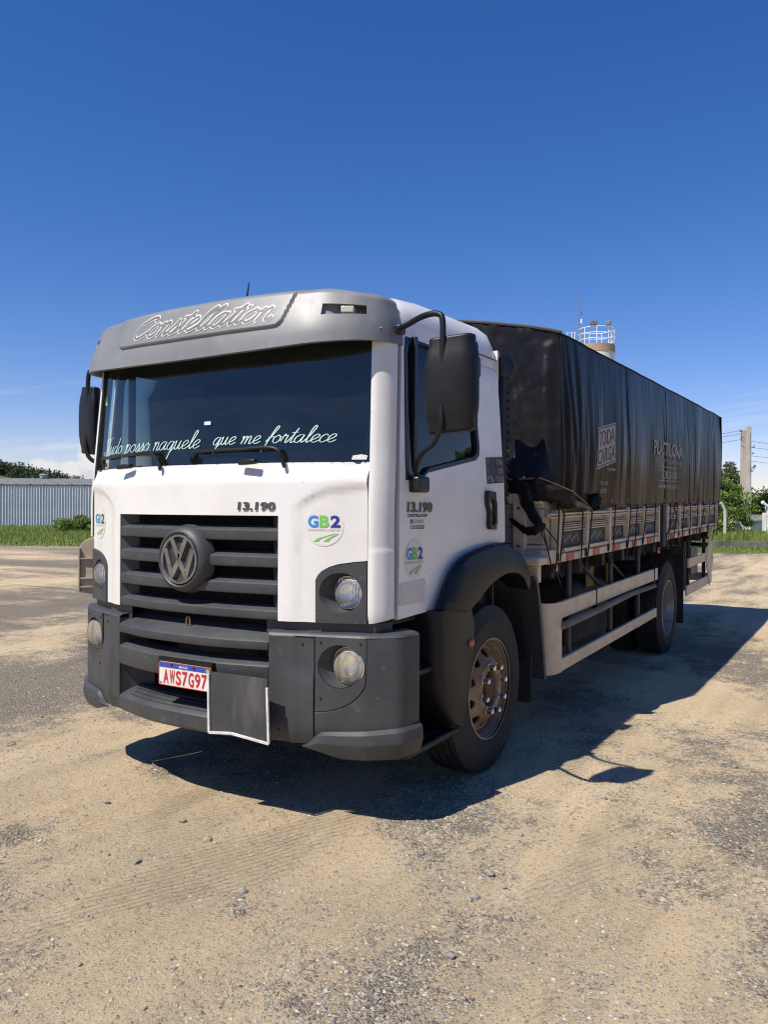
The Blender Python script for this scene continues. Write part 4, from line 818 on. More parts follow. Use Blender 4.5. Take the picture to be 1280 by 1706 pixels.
# ------------------------------------------------------------------ steps, fenders, wheels, chassis
for s in (1, -1):
    sx2 = lambda a, b: tuple(sorted((s*a, s*b)))
    MB().box(*sx2(.78, .82), -1.04, -.42, .33, 1.0).build('step_well', 'dark_plastic', TRUCK, smooth=False)
    MB().box(*sx2(.78, 1.10), -1.05, -1.02, .40, .95).build('step_well_front', 'dark_plastic', TRUCK, smooth=False)
    MB().box(*sx2(.82, 1.13), -1.02, -.64, .708, .742).build('step', 'dark_plastic', TRUCK, bevel=.008)
    MB().box(*sx2(.82, 1.165), -1.0, -.36, .325, .362).build('step', 'dark_plastic', TRUCK, bevel=.010)
    for zt_, y0_, y1_ in ((.743, -1.0, -.67), (.363, -.98, -.45)):
        for q_ in range(6): MB().box(*sx2(.86+q_*.045, .875+q_*.045), y0_, y1_, zt_, zt_+.006).build('tread_rib', 'dark_plastic', TRUCK, smooth=False)
    fo = [(-.70, 1.03), (-.685, .74), (-.66, .62), (-.60, .50), (-.53, .40), (-.46, .362), (-.35, .362), (-.33, .42), (-.275, .60), (-.235, .77), (-.225, .90), (-.24, .95), (-.28, 1.03)]
    ff = MB()
    for t0 in range(1):
        rr = []
        for x, k in ((.82, 0), (1.10, 0), (1.14, .012), (1.165, .03), (1.176, .06)):
            rr.append([(s*x, y+k*(1 if y < -.45 else -.5), z) for y, z in fo])
        ff.rings(rr)
    ff.build('fender_front', 'dark_plastic', TRUCK, angle=50)
    MB().lathe([(.001, .016), (.016, .014), (.024, .006), (.027, -.006)], (s*1.176, -.30, .812), 20, 'x').xf(lambda x, y, z: (x if s > 0 else 2*s*1.176-x, y, z)).build('side_marker', 'amber', TRUCK)
    O = crom([(-.665, 1.04, 0), (-.60, 1.13, 0), (-.50, 1.236, 0), (-.36, 1.305, 0), (-.14, 1.344, 0), (.163, 1.367, 0), (.322, 1.33, 0), (.466, 1.274, 0), (.567, 1.195, 0), (.58, 1.13, 0)], 5)
    I = crom([(-.38, 1.0, 0), (-.31, 1.03, 0), (-.243, 1.058, 0), (-.12, 1.115, 0), (.0, 1.152, 0), (.15, 1.177, 0), (.30, 1.172, 0), (.42, 1.135, 0), (.48, 1.08, 0), (.52, 1.05, 0)], 5)
    rows = []
    for a, b in zip(O, I):
        rear = ss(.17, .26, a.x)
        rows.append([(s*(1.09-.30*rear), a.x*1.02+.09*(1-rear), a.y*1.02-.035*(1-rear)-.03*rear), (s*(1.150), a.x, a.y), (s*1.178, a.x*.93+b.x*.07, a.y*.93+b.y*.07), (s*1.195, a.x*.7+b.x*.3, a.y*.7+b.y*.3), (s*1.207, a.x*.12+b.x*.88, a.y*.12+b.y*.88), (s*1.203, b.x, b.y), (s*1.17, b.x, b.y-.004), (s*1.0, b.x, b.y+.01)])
    MB().rings(rows, False, False).build('fender_flare', 'dark_plastic', TRUCK, angle=40)
    MB().grid(lambda a, x: (s*x, .05+.60*math.cos(a), .55+.60*math.sin(a)), lin(.0, math.pi*.98, 24), (.72, .9, 1.13)).build('wheel_arch', 'black_void', TRUCK)
    MB().box(*sx2(.70, .72), -.60, .75, .45, 1.2).build('arch_wall', 'black_void', TRUCK, smooth=False)
    # rear mudguard and flap behind the front wheel
    gp = crom([(.50, 1.10, 0), (.60, 1.125, 0), (.67, 1.09, 0), (.715, .97, 0), (.77, .75, 0), (.81, .58, 0), (.845, .40, 0)], 5)
    rr = []
    for p in gp: rr.append([(s*.80, p.x, p.y), (s*1.155, p.x, p.y), (s*1.195, p.x-.005, p.y), (s*1.20, p.x+.012, p.y+.002), (s*1.195, p.x+.034, p.y+.004), (s*.80, p.x+.03, p.y+.002)])
    MB().rings(rr).build('mudguard', 'grey_plastic', TRUCK, angle=40)
    MB().box(*sx2(.78, 1.15), .70, .715, .26, .62).build('mudflap', 'rubber', TRUCK, smooth=False)
# wheels ----------------------------------------------------------------------
def tyre_profile(R, w, rr, grooves=True):
    """(radius, offset) from inner bead over the tread to the outer bead, outer side at +w/2"""
    h = w/2; p = [(rr, -h+.03), (rr+.03, -h+.006), ((R+rr)/2, -h-.004), (R-.05, -h+.010), (R-.018, -h+.022)]
    tw = w-.05; x0 = -tw/2
    p.append((R-.004, x0+.002))
    if grooves:
        for g in (-.32, -.11, .11, .32):
            c = g*tw; p += [(R, c-.006), (R-.014, c-.0045), (R-.014, c+.0045), (R, c+.006)]
    p += [(R-.004, -x0-.002), (R-.018, h-.022), (R-.05, h-.010), (R-.075, h-.002), (R-.09, h+.003), ((R+rr)/2, h+.004), (rr+.05, h), (rr+.03, h-.006), (rr, h-.03)]
    return p
def wheel(s, y, xo, R, rear=False):
    w = bpy.data.objects.new('rear_wheel' if rear else 'front_wheel', None); COL.objects.link(w); w.parent = TRUCK
    fl = (lambda x, yy, z: (s*x, yy, z)); C = (0, y, R-.004); rr = .283; W = .272
    for i, cx in enumerate((xo-W/2, xo-W/2-.33) if rear else (xo-W/2,)):
        t = MB().lathe([(a, b+cx) for a, b in tyre_profile(R, W, rr, not rear)], C, 96, 'x')
        if rear:
            n = 54
            for k in range(n):
                for (o0, o1, sk) in ((.062, .112, .5), (-.112, -.062, .5), (.006, .052, 0), (-.052, -.006, .25)):
                    a0 = 2*math.pi*(k+sk)/n; a1 = a0+2*math.pi/n*.72; q = []
                    for rad in (R-.006, R+.008):
                        for aa in (a0, a1):
                            for oo in (o0, o1): q.append((cx+oo, y+rad*math.cos(aa), C[2]+rad*math.sin(aa)))
                    t.add(q, [(0, 1, 3, 2), (4, 6, 7, 5), (0, 4, 5, 1), (2, 3, 7, 6), (0, 2, 6, 4), (1, 5, 7, 3)])
        to = t.xf(fl).build('tyre', 'rubber', w, angle=30)
        if i == 0 and not rear:
            for txt, a0, rad in (('FR:01', math.radians(108), .395), ('FR:01', math.radians(-72), .395), ('HIGHWAY', math.radians(20), .395)):
                if txt == 'HIGHWAY': continue
                tb = text_bm(txt, .03, .5); xs = [q.co.x for q in tb.verts]; ys = [q.co.y for q in tb.verts]; m_ = MB()
                W_ = .28; x0, x1 = min(xs), max(xs); y0, y1 = min(ys), max(ys)
                def tf(u, v, d): a = a0-((u-x0)/(x1-x0)-.5)*W_/rad*(1 if s > 0 else -1); r_ = rad-.026+.052*(v-y0)/(y1-y0); return (s*(xo+.002+.003*d), y+r_*math.cos(math.pi-a) if 0 else y-r_*math.cos(a)*-1, C[2]+r_*math.sin(a))
                m_._take(tb, tf); m_.build('lettering', 'rubber', to, smooth=False)
    if not rear:
        rim = MB().lathe([(.283, xo-.26), (.300, xo-.255), (.285, xo-.235), (.255, xo-.20), (.255, xo-.12), (.272, xo-.085), (.282, xo-.04), (.288, xo-.022), (.303, xo-.018), (.303, xo-.008), (.292, xo-.006)], C, 72, 'x').xf(fl).build('rim', 'rim_steel', w)
        def dm(u, v, d):
            t = (v-.165)/.09; xx = xo-.014-.062*ss(-.1, 1, t)-d*.5; return (s*xx, y+v*math.cos(u), C[2]+v*math.sin(u))
        holes = [[(2*math.pi*(k+.5)/10+.145*math.cos(a), .211+.028*math.sin(a)) for a in [2*math.pi*j/18 for j in range(18)]] for k in range(10)]
        dk = MB().sheet([(2*math.pi*i/80, .165) for i in range(81)]+[(2*math.pi*i/80, .255) for i in range(80, -1, -1)], holes, dm, lin(0, 2*math.pi, 81)[1:-1], lin(.175, .25, 7), .02)
        dk.build('disc', 'rim_steel', rim)
        MB().lathe([(.168, xo-.017), (.160, xo-.008), (.112, xo-.008), (.108, xo-.013), (.106, xo-.05)], C, 64, 'x').xf(fl).build('mounting_face', 'rim_steel', rim)
        MB().lathe([(.108, xo-.06), (.095, xo-.045), (.075, xo-.03), (.07, xo-.012), (.06, xo-.006), (.0005, xo-.004)], C, 32, 'x').xf(fl).build('hub', 'hub_rust', rim)
        for k in range(8):
            a = 2*math.pi*(k+.35)/8; c = (0, y+.1370*math.cos(a), C[2]+.1370*math.sin(a))
            MB().lathe([(.024, xo-.008), (.024, xo+.000), (.0185, xo+.001), (.0185, xo+.034), (.014, xo+.040), (.0005, xo+.040)], c, 6, 'x').xf(fl).build('lug_nut', 'chrome', rim, smooth=False, bevel=.0015)
    else:
        MB().lathe([(.303, xo-.03), (.303, xo-.008), (.290, xo-.006), (.284, xo-.03), (.270, xo-.06), (.258, xo-.11), (.255, xo-.20), (.235, xo-.215), (.16, xo-.235), (.15, xo-.235)], C, 64, 'x').xf(fl).build('rim', 'rear_rim_steel', w)
        MB().lathe([(.155, xo-.235), (.13, xo-.20), (.12, xo-.10), (.10, xo-.085), (.0005, xo-.085)], C, 32, 'x').xf(fl).build('hub', 'hub_rust', w)
    return w
for s in (1, -1):
    wheel(s, 0, 1.172, .50); wheel(s, 4.7226, 1.205, .50, True)
# chassis
ch = MB()
for s in (1, -1): ch.box(*sorted((s*.40, s*.48)), -1.05, 7.3, .78, 1.02)
for y in (.9, 2.1, 3.4, 5.6, 7.2): ch.box(-.40, .40, y-.05, y+.05, .82, .98)
ch.box(-.35, .35, -.95, .6, .55, .95); ch.box(-.30, .30, -1.12, -1.05, .75, 1.0)
ch.build('chassis_frame', 'chassis', TRUCK, smooth=False)
MB().tube([(-.85, 0, .46), (-.5, 0, .40), (.5, 0, .40), (.85, 0, .46)], .06, 8).build('front_axle', 'chassis', TRUCK)
MB().tube([(-.9, 4.7226, .5), (-.25, 4.7226, .5), (-.2, 4.7226, .5), (.2, 4.7226, .5), (.25, 4.7226, .5), (.9, 4.7226, .5)], [.08, .08, .2, .2, .08, .08], 12).build('rear_axle', 'chassis', TRUCK)
for s in (1, -1):
    for dz in (0, .022, .044, .066): MB().rings([[(s*.44+a, y, .60+dz+.10*((y-4.72)/.75)**2+b) for a, b in ((-.04, 0), (.04, 0), (.04, .018), (-.04, .018))] for y in lin(3.97+dz*3, 5.47-dz*3, 9)]).build('leaf_spring', 'chassis', TRUCK, smooth=False)
    MB().lathe([(.0005, 1.02), (.10, 1.02), (.115, 1.05), (.115, 1.75), (.10, 1.78), (.0005, 1.78)], (s*.78, 0, .72), 24, 'y').build('air_tank', 'chassis', TRUCK)
    MB().lathe([(.0005, 0), (.12, 0), (.135, .03), (.135, .20), (.12, .23), (.0005, .23)], (s*.98, .92, .78), 24, 'y').build('air_filter', 'grey_plastic', TRUCK)
    MB().box(*sorted((s*.55, s*.98)), 2.05, 3.25, .42, .95).build('fuel_tank', 'chassis', TRUCK, bevel=.06, seg=3)
    for y0 in (2.40, 3.02):
        MB().rings([[(s*(.99+.012*math.cos(a)*0), y0+dy, z) for dy in (0, .20)]+[(s*1.0, y0+dy, z) for dy in (.20, 0)] for a, z in ((0, .90), (.5, .98), (1, 1.07))]).build('tank_strap', 'spring_yellow', TRUCK, smooth=False)
# ------------------------------------------------------------------ cargo bed
TL = .0165
def T(y, z): return z+TL*(y-1.09)
def tbox(mb, x0, x1, y0, y1, z0, z1):
    return mb.add([(x, y, T(y, z)) for x in (x0, x1) for y in (y0, y1) for z in (z0, z1)], [(0, 1, 3, 2), (4, 6, 7, 5), (0, 4, 5, 1), (2, 3, 7, 6), (0, 2, 6, 4), (1, 5, 7, 3)])
bed = tbox(MB(), -1.20, 1.20, .74, 7.62, 1.235, 1.30).build('cargo_bed', 'cream_wood', TRUCK, smooth=False)
for y in [1.0+i*.62 for i in range(11)]:
    tbox(MB(), -1.18, 1.18, y, y+.08, 1.085, 1.233).build('cross_beam', 'chassis', bed, smooth=False)
for s in (1, -1): tbox(MB(), *sorted((s*.40, s*.50)), .78, 7.5, .96, 1.085).build('bed_runner', 'chassis', bed, smooth=False)
posts = [.947, 1.578, 2.187, 2.763, 3.339, 3.96, 4.36, 4.984, 5.617, 6.238, 6.819, 7.53]
random.seed(5)
for s in (1, -1):
    sb = lambda a, b: sorted((s*a, s*b))
    # lower rail with reflective tape
    for a, b in ((.76, 3.98), (4.36, 7.60)):
        tbox(MB(), *sb(1.195, 1.252), a, b, 1.203, 1.300).build('bed_rail', 'cream_metal', bed, bevel=.006)
        tbox(MB(), *sb(1.249, 1.258), a+.2, b-.02, 1.285, 1.297).build('rail_bead', 'cream_metal', bed, smooth=False)
        tbox(MB(), *sb(1.249, 1.256), a+.2, b-.02, 1.262, 1.270).build('rail_bead', 'chassis', bed, smooth=False)
    for i, y in enumerate(posts):
        wd = .05
        tbox(MB(), *sb(1.20, 1.268), y-wd/2, y+wd/2, 1.205, 1.575).build('stake_post', 'cream_metal', bed, bevel=.006)
    for i in range(len(posts)-1):
        if i == 5: continue
        y0, y1 = posts[i]+.028, posts[i+1]-.028
        tbox(MB(), *sb(1.205, 1.225), y0, y1, 1.312, 1.412).build('side_board', 'bed_dark_panel', bed, smooth=False)
        for zz, hh, m_ in ((1.418, .058, 'cream_metal'),):
            tbox(MB(), *sb(1.21, 1.250), y0-.01, y1+.01, zz, zz+hh).build('side_slat', m_, bed, bevel=.004)
        for zz in (1.428, 1.446, 1.462): tbox(MB(), *sb(1.249, 1.253), y0, y1, zz, zz+.007).build('slat_groove', 'chassis', bed, smooth=False)
        tbox(MB(), *sb(1.205, 1.220), y0, y1, 1.482, 1.515).build('side_board', 'cream_wood', bed, smooth=False)
        # stamped ornament on the dark board: ring of small marks
        n_ = 5; c = (y0+y1)/2
        om = MB()
        for q in range(9):
            yy = c+(q-4)*(y1-y0)*.085; zc = 1.362+.018*math.sin(q*2.1); r_ = .012
            for k in range(4):
                a = math.pi/2*k+q; om.bar((s*1.2265, yy+r_*math.cos(a), T(yy, zc+r_*math.sin(a))), (s*1.2265, yy+r_*math.cos(a+1.2), T(yy, zc+r_*math.sin(a+1.2))), .003, .004)
        om.build('painted_ornament', 'tape_white', bed, smooth=False)
    for a, b in ((.775, 3.98), (4.34, 7.60)):
        tbox(MB(), *sb(1.225, 1.262), a, b, 1.515, 1.553).build('top_rail', 'grey_plastic' if 0 else 'cream_metal', bed, bevel=.006)
        tbox(MB(), *sb(1.260, 1.264), a, b, 1.527, 1.534).build('rail_groove', 'chassis', bed, smooth=False)
    tbox(MB(), *sb(1.165, 1.195), .83, 7.58, 1.302, 1.66).build('inner_board', 'cream_wood', bed, smooth=False)
    tbox(MB(), *sb(1.21, 1.275), 4.10, 4.24, 1.14, 1.58).build('centre_post', 'chassis', bed, bevel=.01)
    for i, y in enumerate(posts[:-1]):
        if i == 5: continue
        yy = y+.17
        tp = tbox(MB(), *sb(1.251, 1.2590), yy, yy+.155, 1.206, 1.258).build('reflector_tape', 'tape_red', bed, smooth=False)
        tbox(MB(), *sb(1.251, 1.2590), yy+.156, yy+.31, 1.206, 1.256).build('reflector_tape', 'tape_white', bed, smooth=False)
        tbox(MB(), *sb(1.251, 1.266), y-.045, y+.015, 1.215, 1.275).build('hinge', 'chassis', bed, bevel=.006)
        hk = crom([(s*1.235, y+.05, T(y, 1.20)), (s*1.245, y+.05, T(y, 1.13)), (s*1.25, y+.065, T(y, 1.105)), (s*1.25, y+.09, T(y, 1.11)), (s*1.25, y+.095, T(y, 1.13))], 4)
        MB().tube(hk, .007, 6).build('rope_hook', 'chassis', bed)
    MB().lathe([(.0005, .012), (.03, .010), (.036, -.004)], (s*1.20, 1.05, 1.155), 16, 'x').build('side_marker', 'amber', bed)
    MB().lathe([(.0005, .012), (.03, .010), (.036, -.004)], (s*1.235, 4.06, 1.16), 16, 'x').build('side_marker', 'amber', bed)
    MB().lathe([(.0005, .012), (.03, .010), (.036, -.004)], (s*1.225, 7.2, 1.25), 16, 'x').build('side_marker', 'amber', bed)
    tbox(MB(), *sb(1.05, 1.245), .60, .765, 1.205, 1.262).build('corner_block', 'cream_metal', bed, bevel=.015)
    tbox(MB(), *sb(1.06, 1.20), .70, .755, 1.08, 1.203).build('corner_plate', 'cream_metal', bed, bevel=.01)
# headboard: planks with uprights
zz = 1.205
for i, h in enumerate((.125, .118, .13, .12, .125)):
    MB().box(-1.20, 1.20, .782, .812, zz+.004, zz+h-.002).build('headboard_plank', 'cream_wood', bed, bevel=.004); zz += h
for x in (-1.04, -.35, .35, 1.04):
    MB().box(x-.045, x+.045, .735, .785, 1.20, 1.80).build('headboard_post', 'cream_metal', bed, bevel=.006)
    for z in (1.32, 1.46, 1.58, 1.69): MB().lathe([(.0005, -.008), (.009, -.006), (.010, .004)], (x, .733, z), 8, 'y').build('bolt', 'hub_rust', bed)
MB().box(-1.20, 1.20, .740, .784, 1.612, 1.682).build('headboard_rail', 'cream_metal', bed, bevel=.005)
# frame of bows that carries the sheet
for y in (1.05, 2.2, 3.6, 5.0, 6.4, 7.45):
    MB().tube([(-1.22, y, T(y, 1.55)), (-1.22, y, T(y, 2.70)), (-.6, y, T(y, 2.84)), (0, y, T(y, 2.88)), (.6, y, T(y, 2.84)), (1.22, y, T(y, 2.70)), (1.22, y, T(y, 1.55))], .02, 6).build('sheet_bow', 'chassis', bed)
# air intake behind the cab
sn = MB().box(.92, 1.085, .335, .43, 1.30, 2.44).build('air_intake', 'dark_plastic', TRUCK, bevel=.02)
MB().rings([[(x, y, 2.42) for x, y in ((.90, .32), (1.09, .32), (1.09, .46), (.90, .46))], [(x, y, 2.52) for x, y in ((.88, .31), (1.10, .31), (1.10, .52), (.88, .52))], [(x, y, 2.585) for x, y in ((.89, .32), (1.07, .32), (1.07, .48), (.89, .48))]]).build('intake_cap', 'dark_plastic', sn, bevel=.015)
for i in range(15): MB().prism([(.43, 1.62+i*.052), (.485, 1.605+i*.052), (.43, 1.66+i*.052)], 'x', .935, 1.075).build('fin', 'dark_plastic', sn, smooth=False)
# ------------------------------------------------------------------ side guards
for s in (1, -1):
    sg = bpy.data.objects.new('side_guard', None); COL.objects.link(sg); sg.parent = TRUCK
    T2 = lambda y, z: z+.021*(y-.9)
    def sbox(x0, x1, y0, y1, z0, z1):
        x0, x1 = sorted((s*x0, s*x1)); return MB().add([(x, y, T2(y, z)) for x in (x0, x1) for y in (y0, y1) for z in (z0, z1)], [(0, 1, 3, 2), (4, 6, 7, 5), (0, 4, 5, 1), (2, 3, 7, 6), (0, 2, 6, 4), (1, 5, 7, 3)])
    sbox(1.21, 1.24, 1.03, 4.02, .795, .915).build('upper_beam', 'cream_metal', sg, bevel=.006)
    sbox(1.21, 1.24, 1.03, 3.98, .418, .508).build('lower_beam', 'cream_metal', sg, bevel=.006)
    pl = crom([(1.02, .86, 0), (1.12, .865, 0), (1.19, .885, 0), (1.228, .935, 0), (1.241, 1.03, 0), (1.241, 1.06, 0)], 5)
    MB().rings([[(s*p.x, p.y, z) for z in (.418, .43, .90, .918)]+[(s*(p.x-.012), p.y+.01, z) for z in (.918, .418)] for p in pl]).build('end_cap', 'cream_metal', sg, angle=50, bevel=.004)
    for y in (1.35, 2.45, 3.40): MB().tube([(s*1.19, y, .44), (s*1.19, y, 1.20)], .021, 10).build('support_post', 'grey_plastic', sg)
    for y in (1.72, 2.5): MB().bar((s*1.15, y, 1.15), (s*1.19, y+.55, .90), .02, .02).build('brace', 'chassis', sg, smooth=False)
    for y in (1.88, 3.86): MB().box(*sorted((s*1.205, s*1.247)), y, y+.012, T2(y, .74), T2(y, .925)).build('strap', 'black_trim', sg, smooth=False)
# rear: mudflaps, underrun bar, plates
for s in (1, -1):
    MB().box(*sorted((s*.66, s*1.22)), 5.42, 5.44, .24, 1.15).build('mudflap', 'rubber', TRUCK, smooth=False)
    MB().box(*sorted((s*1.14, s*1.22)), 5.50, 5.56, .62, 1.20).build('flap_bracket', 'chassis', TRUCK, smooth=False)
    MB().box(*sorted((s*1.20, s*1.225)), 5.62, 7.35, .545, .665).xf(lambda x, y, z: (x, y, z+.02*(y-5.6)*.9)).build('rear_side_bar', 'cream_metal', TRUCK, bevel=.006)
    MB().box(*sorted((s*1.20, s*1.225)), 5.72, 6.9, .87, .985).xf(lambda x, y, z: (x, y, z+.02*(y-5.6))).build('rear_side_bar', 'cream_metal', TRUCK, bevel=.006)
    for y in (5.85, 6.95): MB().box(*sorted((s*1.16, s*1.20)), y, y+.05, .57, 1.22).build('support_post', 'chassis', TRUCK, smooth=False)
    MB().box(*sorted((s*1.195, s*1.215)), 5.90, 6.35, .78, 1.12).build('side_plate', 'grey_plastic', TRUCK, smooth=False)
MB().box(-1.2, 1.2, 7.28, 7.36, .60, .71).build('underrun_bar', 'cream_metal', TRUCK, bevel=.006)
MB().prism([(6.85, .90), (7.13, 1.27), (7.42, .92), (7.13, .55)], 'x', 1.226, 1.236).build('warning_plate', 'cream_metal', TRUCK, smooth=False)
tag(MB().tube([(1.2, 1.04, .73), (1.262, 1.06, .755), (1.268, 2.0, .785), (1.262, 2.9, .815), (1.262, 3.78, .815)], [.024, .027, .026, .024, .022], 10).build('wooden_pole', 'pole_wood'), 'weathered wooden pole tied under the upper beam of the side guard', 'pole')
# ------------------------------------------------------------------ tarpaulin
TARP = empty('tarpaulin', 'black glossy tarpaulin with faded print covering the tall load on the truck bed', 'tarpaulin', (0, 0, 0))
nz1 = lambda a, b=0, c=0: noise.noise(Vector((a, b, c)))
def foldx(y, z):
    """outward bulge of the side sheet: vertical folds that fade towards the taut top"""
    t = min(1, max(0, (2.78-z)/1.2))
    am = .35+1.1*abs(nz1(y*.7, z*.6, 71)); f = .014*nz1(y*1.9, z*.6, 3)+am*(.008*nz1(y*6.1+.5*z, z*.7, 9)*(.4+t)+.004*nz1(y*17, z*.8, 5)*(.3+t))+.002*nz1(y*41, z*1.2, 7)
    r = abs(nz1(y*2.3+.4*z, z*.25, 21)); f += -.018*(1-ss(0, .16, r))*t
    k = ss(2.3, .95, y); q = abs(nz1(y*5.5+.9*z, z*.35, 33)); f += k*(.022*nz1(y*6-z*1.4, z*.5, 40)-.028*(1-ss(0, .3, q)))*(.25+t)
    return f+.022*math.sin(math.pi*t)
def side_pt(y, z, o=0, s=1): return (s*(1.272+foldx(y+s*3.3-3.3, z)+.018*ss(1.75, 1.58, z)*0+o), y, T(y, z)+(.006*nz1(y*2.2, 1)+.01*nz1(y*.8, 2))*ss(1.7, 1.6, z))
def top_pt(y, a):
    """a from -1 (left eave) to 1 (right eave)"""
    x = 1.272*a; z = 2.795+.205*(1-abs(a)**1.7); sagk = .02*math.sin(y*4.7)*(1-abs(a))+.018*nz1(y*1.3, a*1.5, 4)*(1-a*a)
    e = foldx(y+(3.3*(-1 if a < 0 else 0))*2*0, 2.78)
    return (x+math.copysign(.012, a)*abs(a)**8+e*max(0, a)**6, y, T(y, z)+sagk)
ysS = [.90+i*(7.70-.90)/420 for i in range(421)]
for s in (1, -1):
    ys_ = ysS if s > 0 else ysS[::4]
    MB().grid(lambda y, z: side_pt(y, z, 0, s), ys_, lin(1.575, 2.79, 44)).build('side_sheet', 'tarp_browned', TARP, angle=80)
    MB().tube([side_pt(y, 1.585, .002, s) for y in ys_[::6]], .006, 6).build('hem', 'tarp', TARP)
MB().grid(top_pt, ysS[::5]+[7.70], lin(-1, 1, 41)).build('top_sheet', 'tarp_top', TARP, angle=80)
def front_pt(a, v):
    """front sheet: a from -1 to 1 across, v from 0 (eave) downwards"""
    zt = 2.795+.205*(1-abs(a)**1.7); zb = 1.735+.05*nz1(a*6, 1.3)-.05*ss(.80, .95, a)*0; z = zt+(zb-zt)*v
    t = v; ab = abs(a)
    y = .885-.02*math.sin(math.pi*v)+.010*nz1(a*7, v*9+a*5, 14)+.006*nz1(a*15+v*9, v*15, 15)+.030*nz1(a*4.3+.3*v, v*1.2, 2)*t**.5+.022*nz1(a*9+v*1.5, v*2.2, 6)*(.3+t)+.010*nz1(a*22, v*7, 8)
    fl = math.exp(-((ab-.90-.05*v)/.05)**2); y -= .055*fl*ss(.0, .5, v)*(1 if a > 0 else .7)
    y -= .035*math.exp(-((ab-.70-.10*v)/.035)**2)*ss(.1, .6, v)
    y += .03*ss(.93, 1.0, ab)
    y -= .15*ss(.70, 1.0, v)*(1-ss(.90, 1, ab)*.8)
    return (1.278*a, y, T(.9, z)+.006)
MB().grid(front_pt, lin(-1, 1, 190), lin(0, 1, 80)).build('front_sheet', 'tarp', TARP, angle=80)
MB().tube([front_pt(a, 0) for a in lin(-1, 1, 40)], .012, 6).build('front_hem', 'tarp_top', TARP)
MB().grid(lambda a, v: (1.285*a, 7.70+.05*math.sin(3*v)*ss(0, .4, v)+.02*nz1(a*6, v*2)+.03*math.exp(-((abs(a)-.9)/.08)**2), T(7.7, 2.795+.205*(1-abs(a)**1.7)-v*(1.02+.205*(1-abs(a)**1.7)))), lin(-1, 1, 60), lin(0, 1, 24)).build('rear_sheet', 'tarp', TARP, angle=80)
# gathered cloth hanging at the front lower corner
def rag(path, rad, seed, nm='gathered_cloth'):
    P = crom(path, 6); n = 14; rr = []
    for i, p in enumerate(P):
        t = i/(len(P)-1); r0 = rad[0]+(rad[1]-rad[0])*t
        rr.append([(p.x+r0*(1+.55*nz1(k*1.3, t*5, seed))*math.cos(2*math.pi*k/n)*.9, p.y-.3*r0*(1+.5*nz1(k*1.1, t*7, seed+3))*math.sin(2*math.pi*k/n), p.z+r0*(1+.6*nz1(k*1.7, t*6, seed+9))*math.sin(2*math.pi*k/n)*.8) for k in range(n)])
    return MB().rings(rr).build(nm, 'tarp', TARP, angle=60)
rag([(.90, .72, 1.76), (1.0, .715, 1.745), (1.08, .71, 1.71), (1.15, .72, 1.68), (1.24, .75, 1.69), (1.30, .86, 1.66)], (.05, .075), 1)
rag([(1.09, .71, 1.72), (1.12, .705, 1.60), (1.17, .70, 1.52), (1.20, .70, 1.47)], (.055, .035), 5)
rag([(1.21, .70, 1.46), (1.14, .695, 1.42), (1.07, .70, 1.45), (1.0, .70, 1.50)], (.04, .018), 9)
rag([(1.25, .80, 1.68), (1.31, 1.0, 1.63), (1.31, 1.25, 1.60), (1.30, 1.45, 1.59)], (.055, .025), 14)
tag(rag([(1.28, 1.60, 1.60), (1.305, 1.64, 1.66), (1.28, 1.68, 1.60)], (.05, .05), 20, 'corner_patch'), None)
# ropes: tan draw rope at the front corner, dark lashings down the side
MB().tube([(.75, .70, 1.773), (.95, .695, 1.776), (1.20, .72, 1.785), (1.33, 1.0, 1.70), (1.32, 1.35, 1.62), (1.285, 1.62, 1.565)], .006, 6).build('draw_rope', 'rope_tan', TARP)
random.seed(11)
for s in (1, -1):
    for i, y in enumerate((.86, .97, 1.38, 1.62, 2.25, 2.75, 2.98, 3.32, 3.7, 4.02, 4.4, 4.75, 5.1, 5.5, 5.95, 6.4, 6.75, 7.15, 7.5)):
        dy = random.uniform(-.22, .1) if i % 2 else random.uniform(-.03, .03)
        MB().tube([side_pt(y, 1.60, .012, s), (s*1.285, y+dy*.1, T(y, 1.54)), (s*1.276, y+dy*.6, T(y, 1.32)), (s*1.268, y+dy, T(y, 1.20)), (s*1.25, y+dy*1.1, T(y, 1.10))], .006, 5).build('lashing_rope', 'rope', TARP)
for a, b in (((1.22, .72, 1.47), (1.275, 1.0, 1.28)), ((1.22, .72, 1.46), (1.27, .78, 1.15)), ((1.20, .70, 1.47), (1.275, .93, 1.05)), ((1.27, 4.5, 1.70), (1.275, 4.9, 1.40)), ((1.275, 4.3, 1.32), (1.275, 4.75, 1.66))):
    MB().tube([a, b], .005, 5).build('lashing_rope', 'rope', TARP)
for s in (1, -1):
    for i in range(24):
        y = 1.05+i*.28; c_ = side_pt(y, 1.625, .003, s); MB().lathe([(.006, 0), (.014, .002), (.014, -.002), (.006, 0)], c_, 10, 'x').build('eyelet', 'rail_metal', TARP)
# welded seams between the widths of the sheet
for y in (2.62, 4.18, 5.74, 7.1):
    MB().grid(lambda a, z: side_pt(y+a, z, .0035), (0, .02, .045), lin(1.60, 2.78, 40)).build('seam', 'tarp_browned', TARP, angle=80)
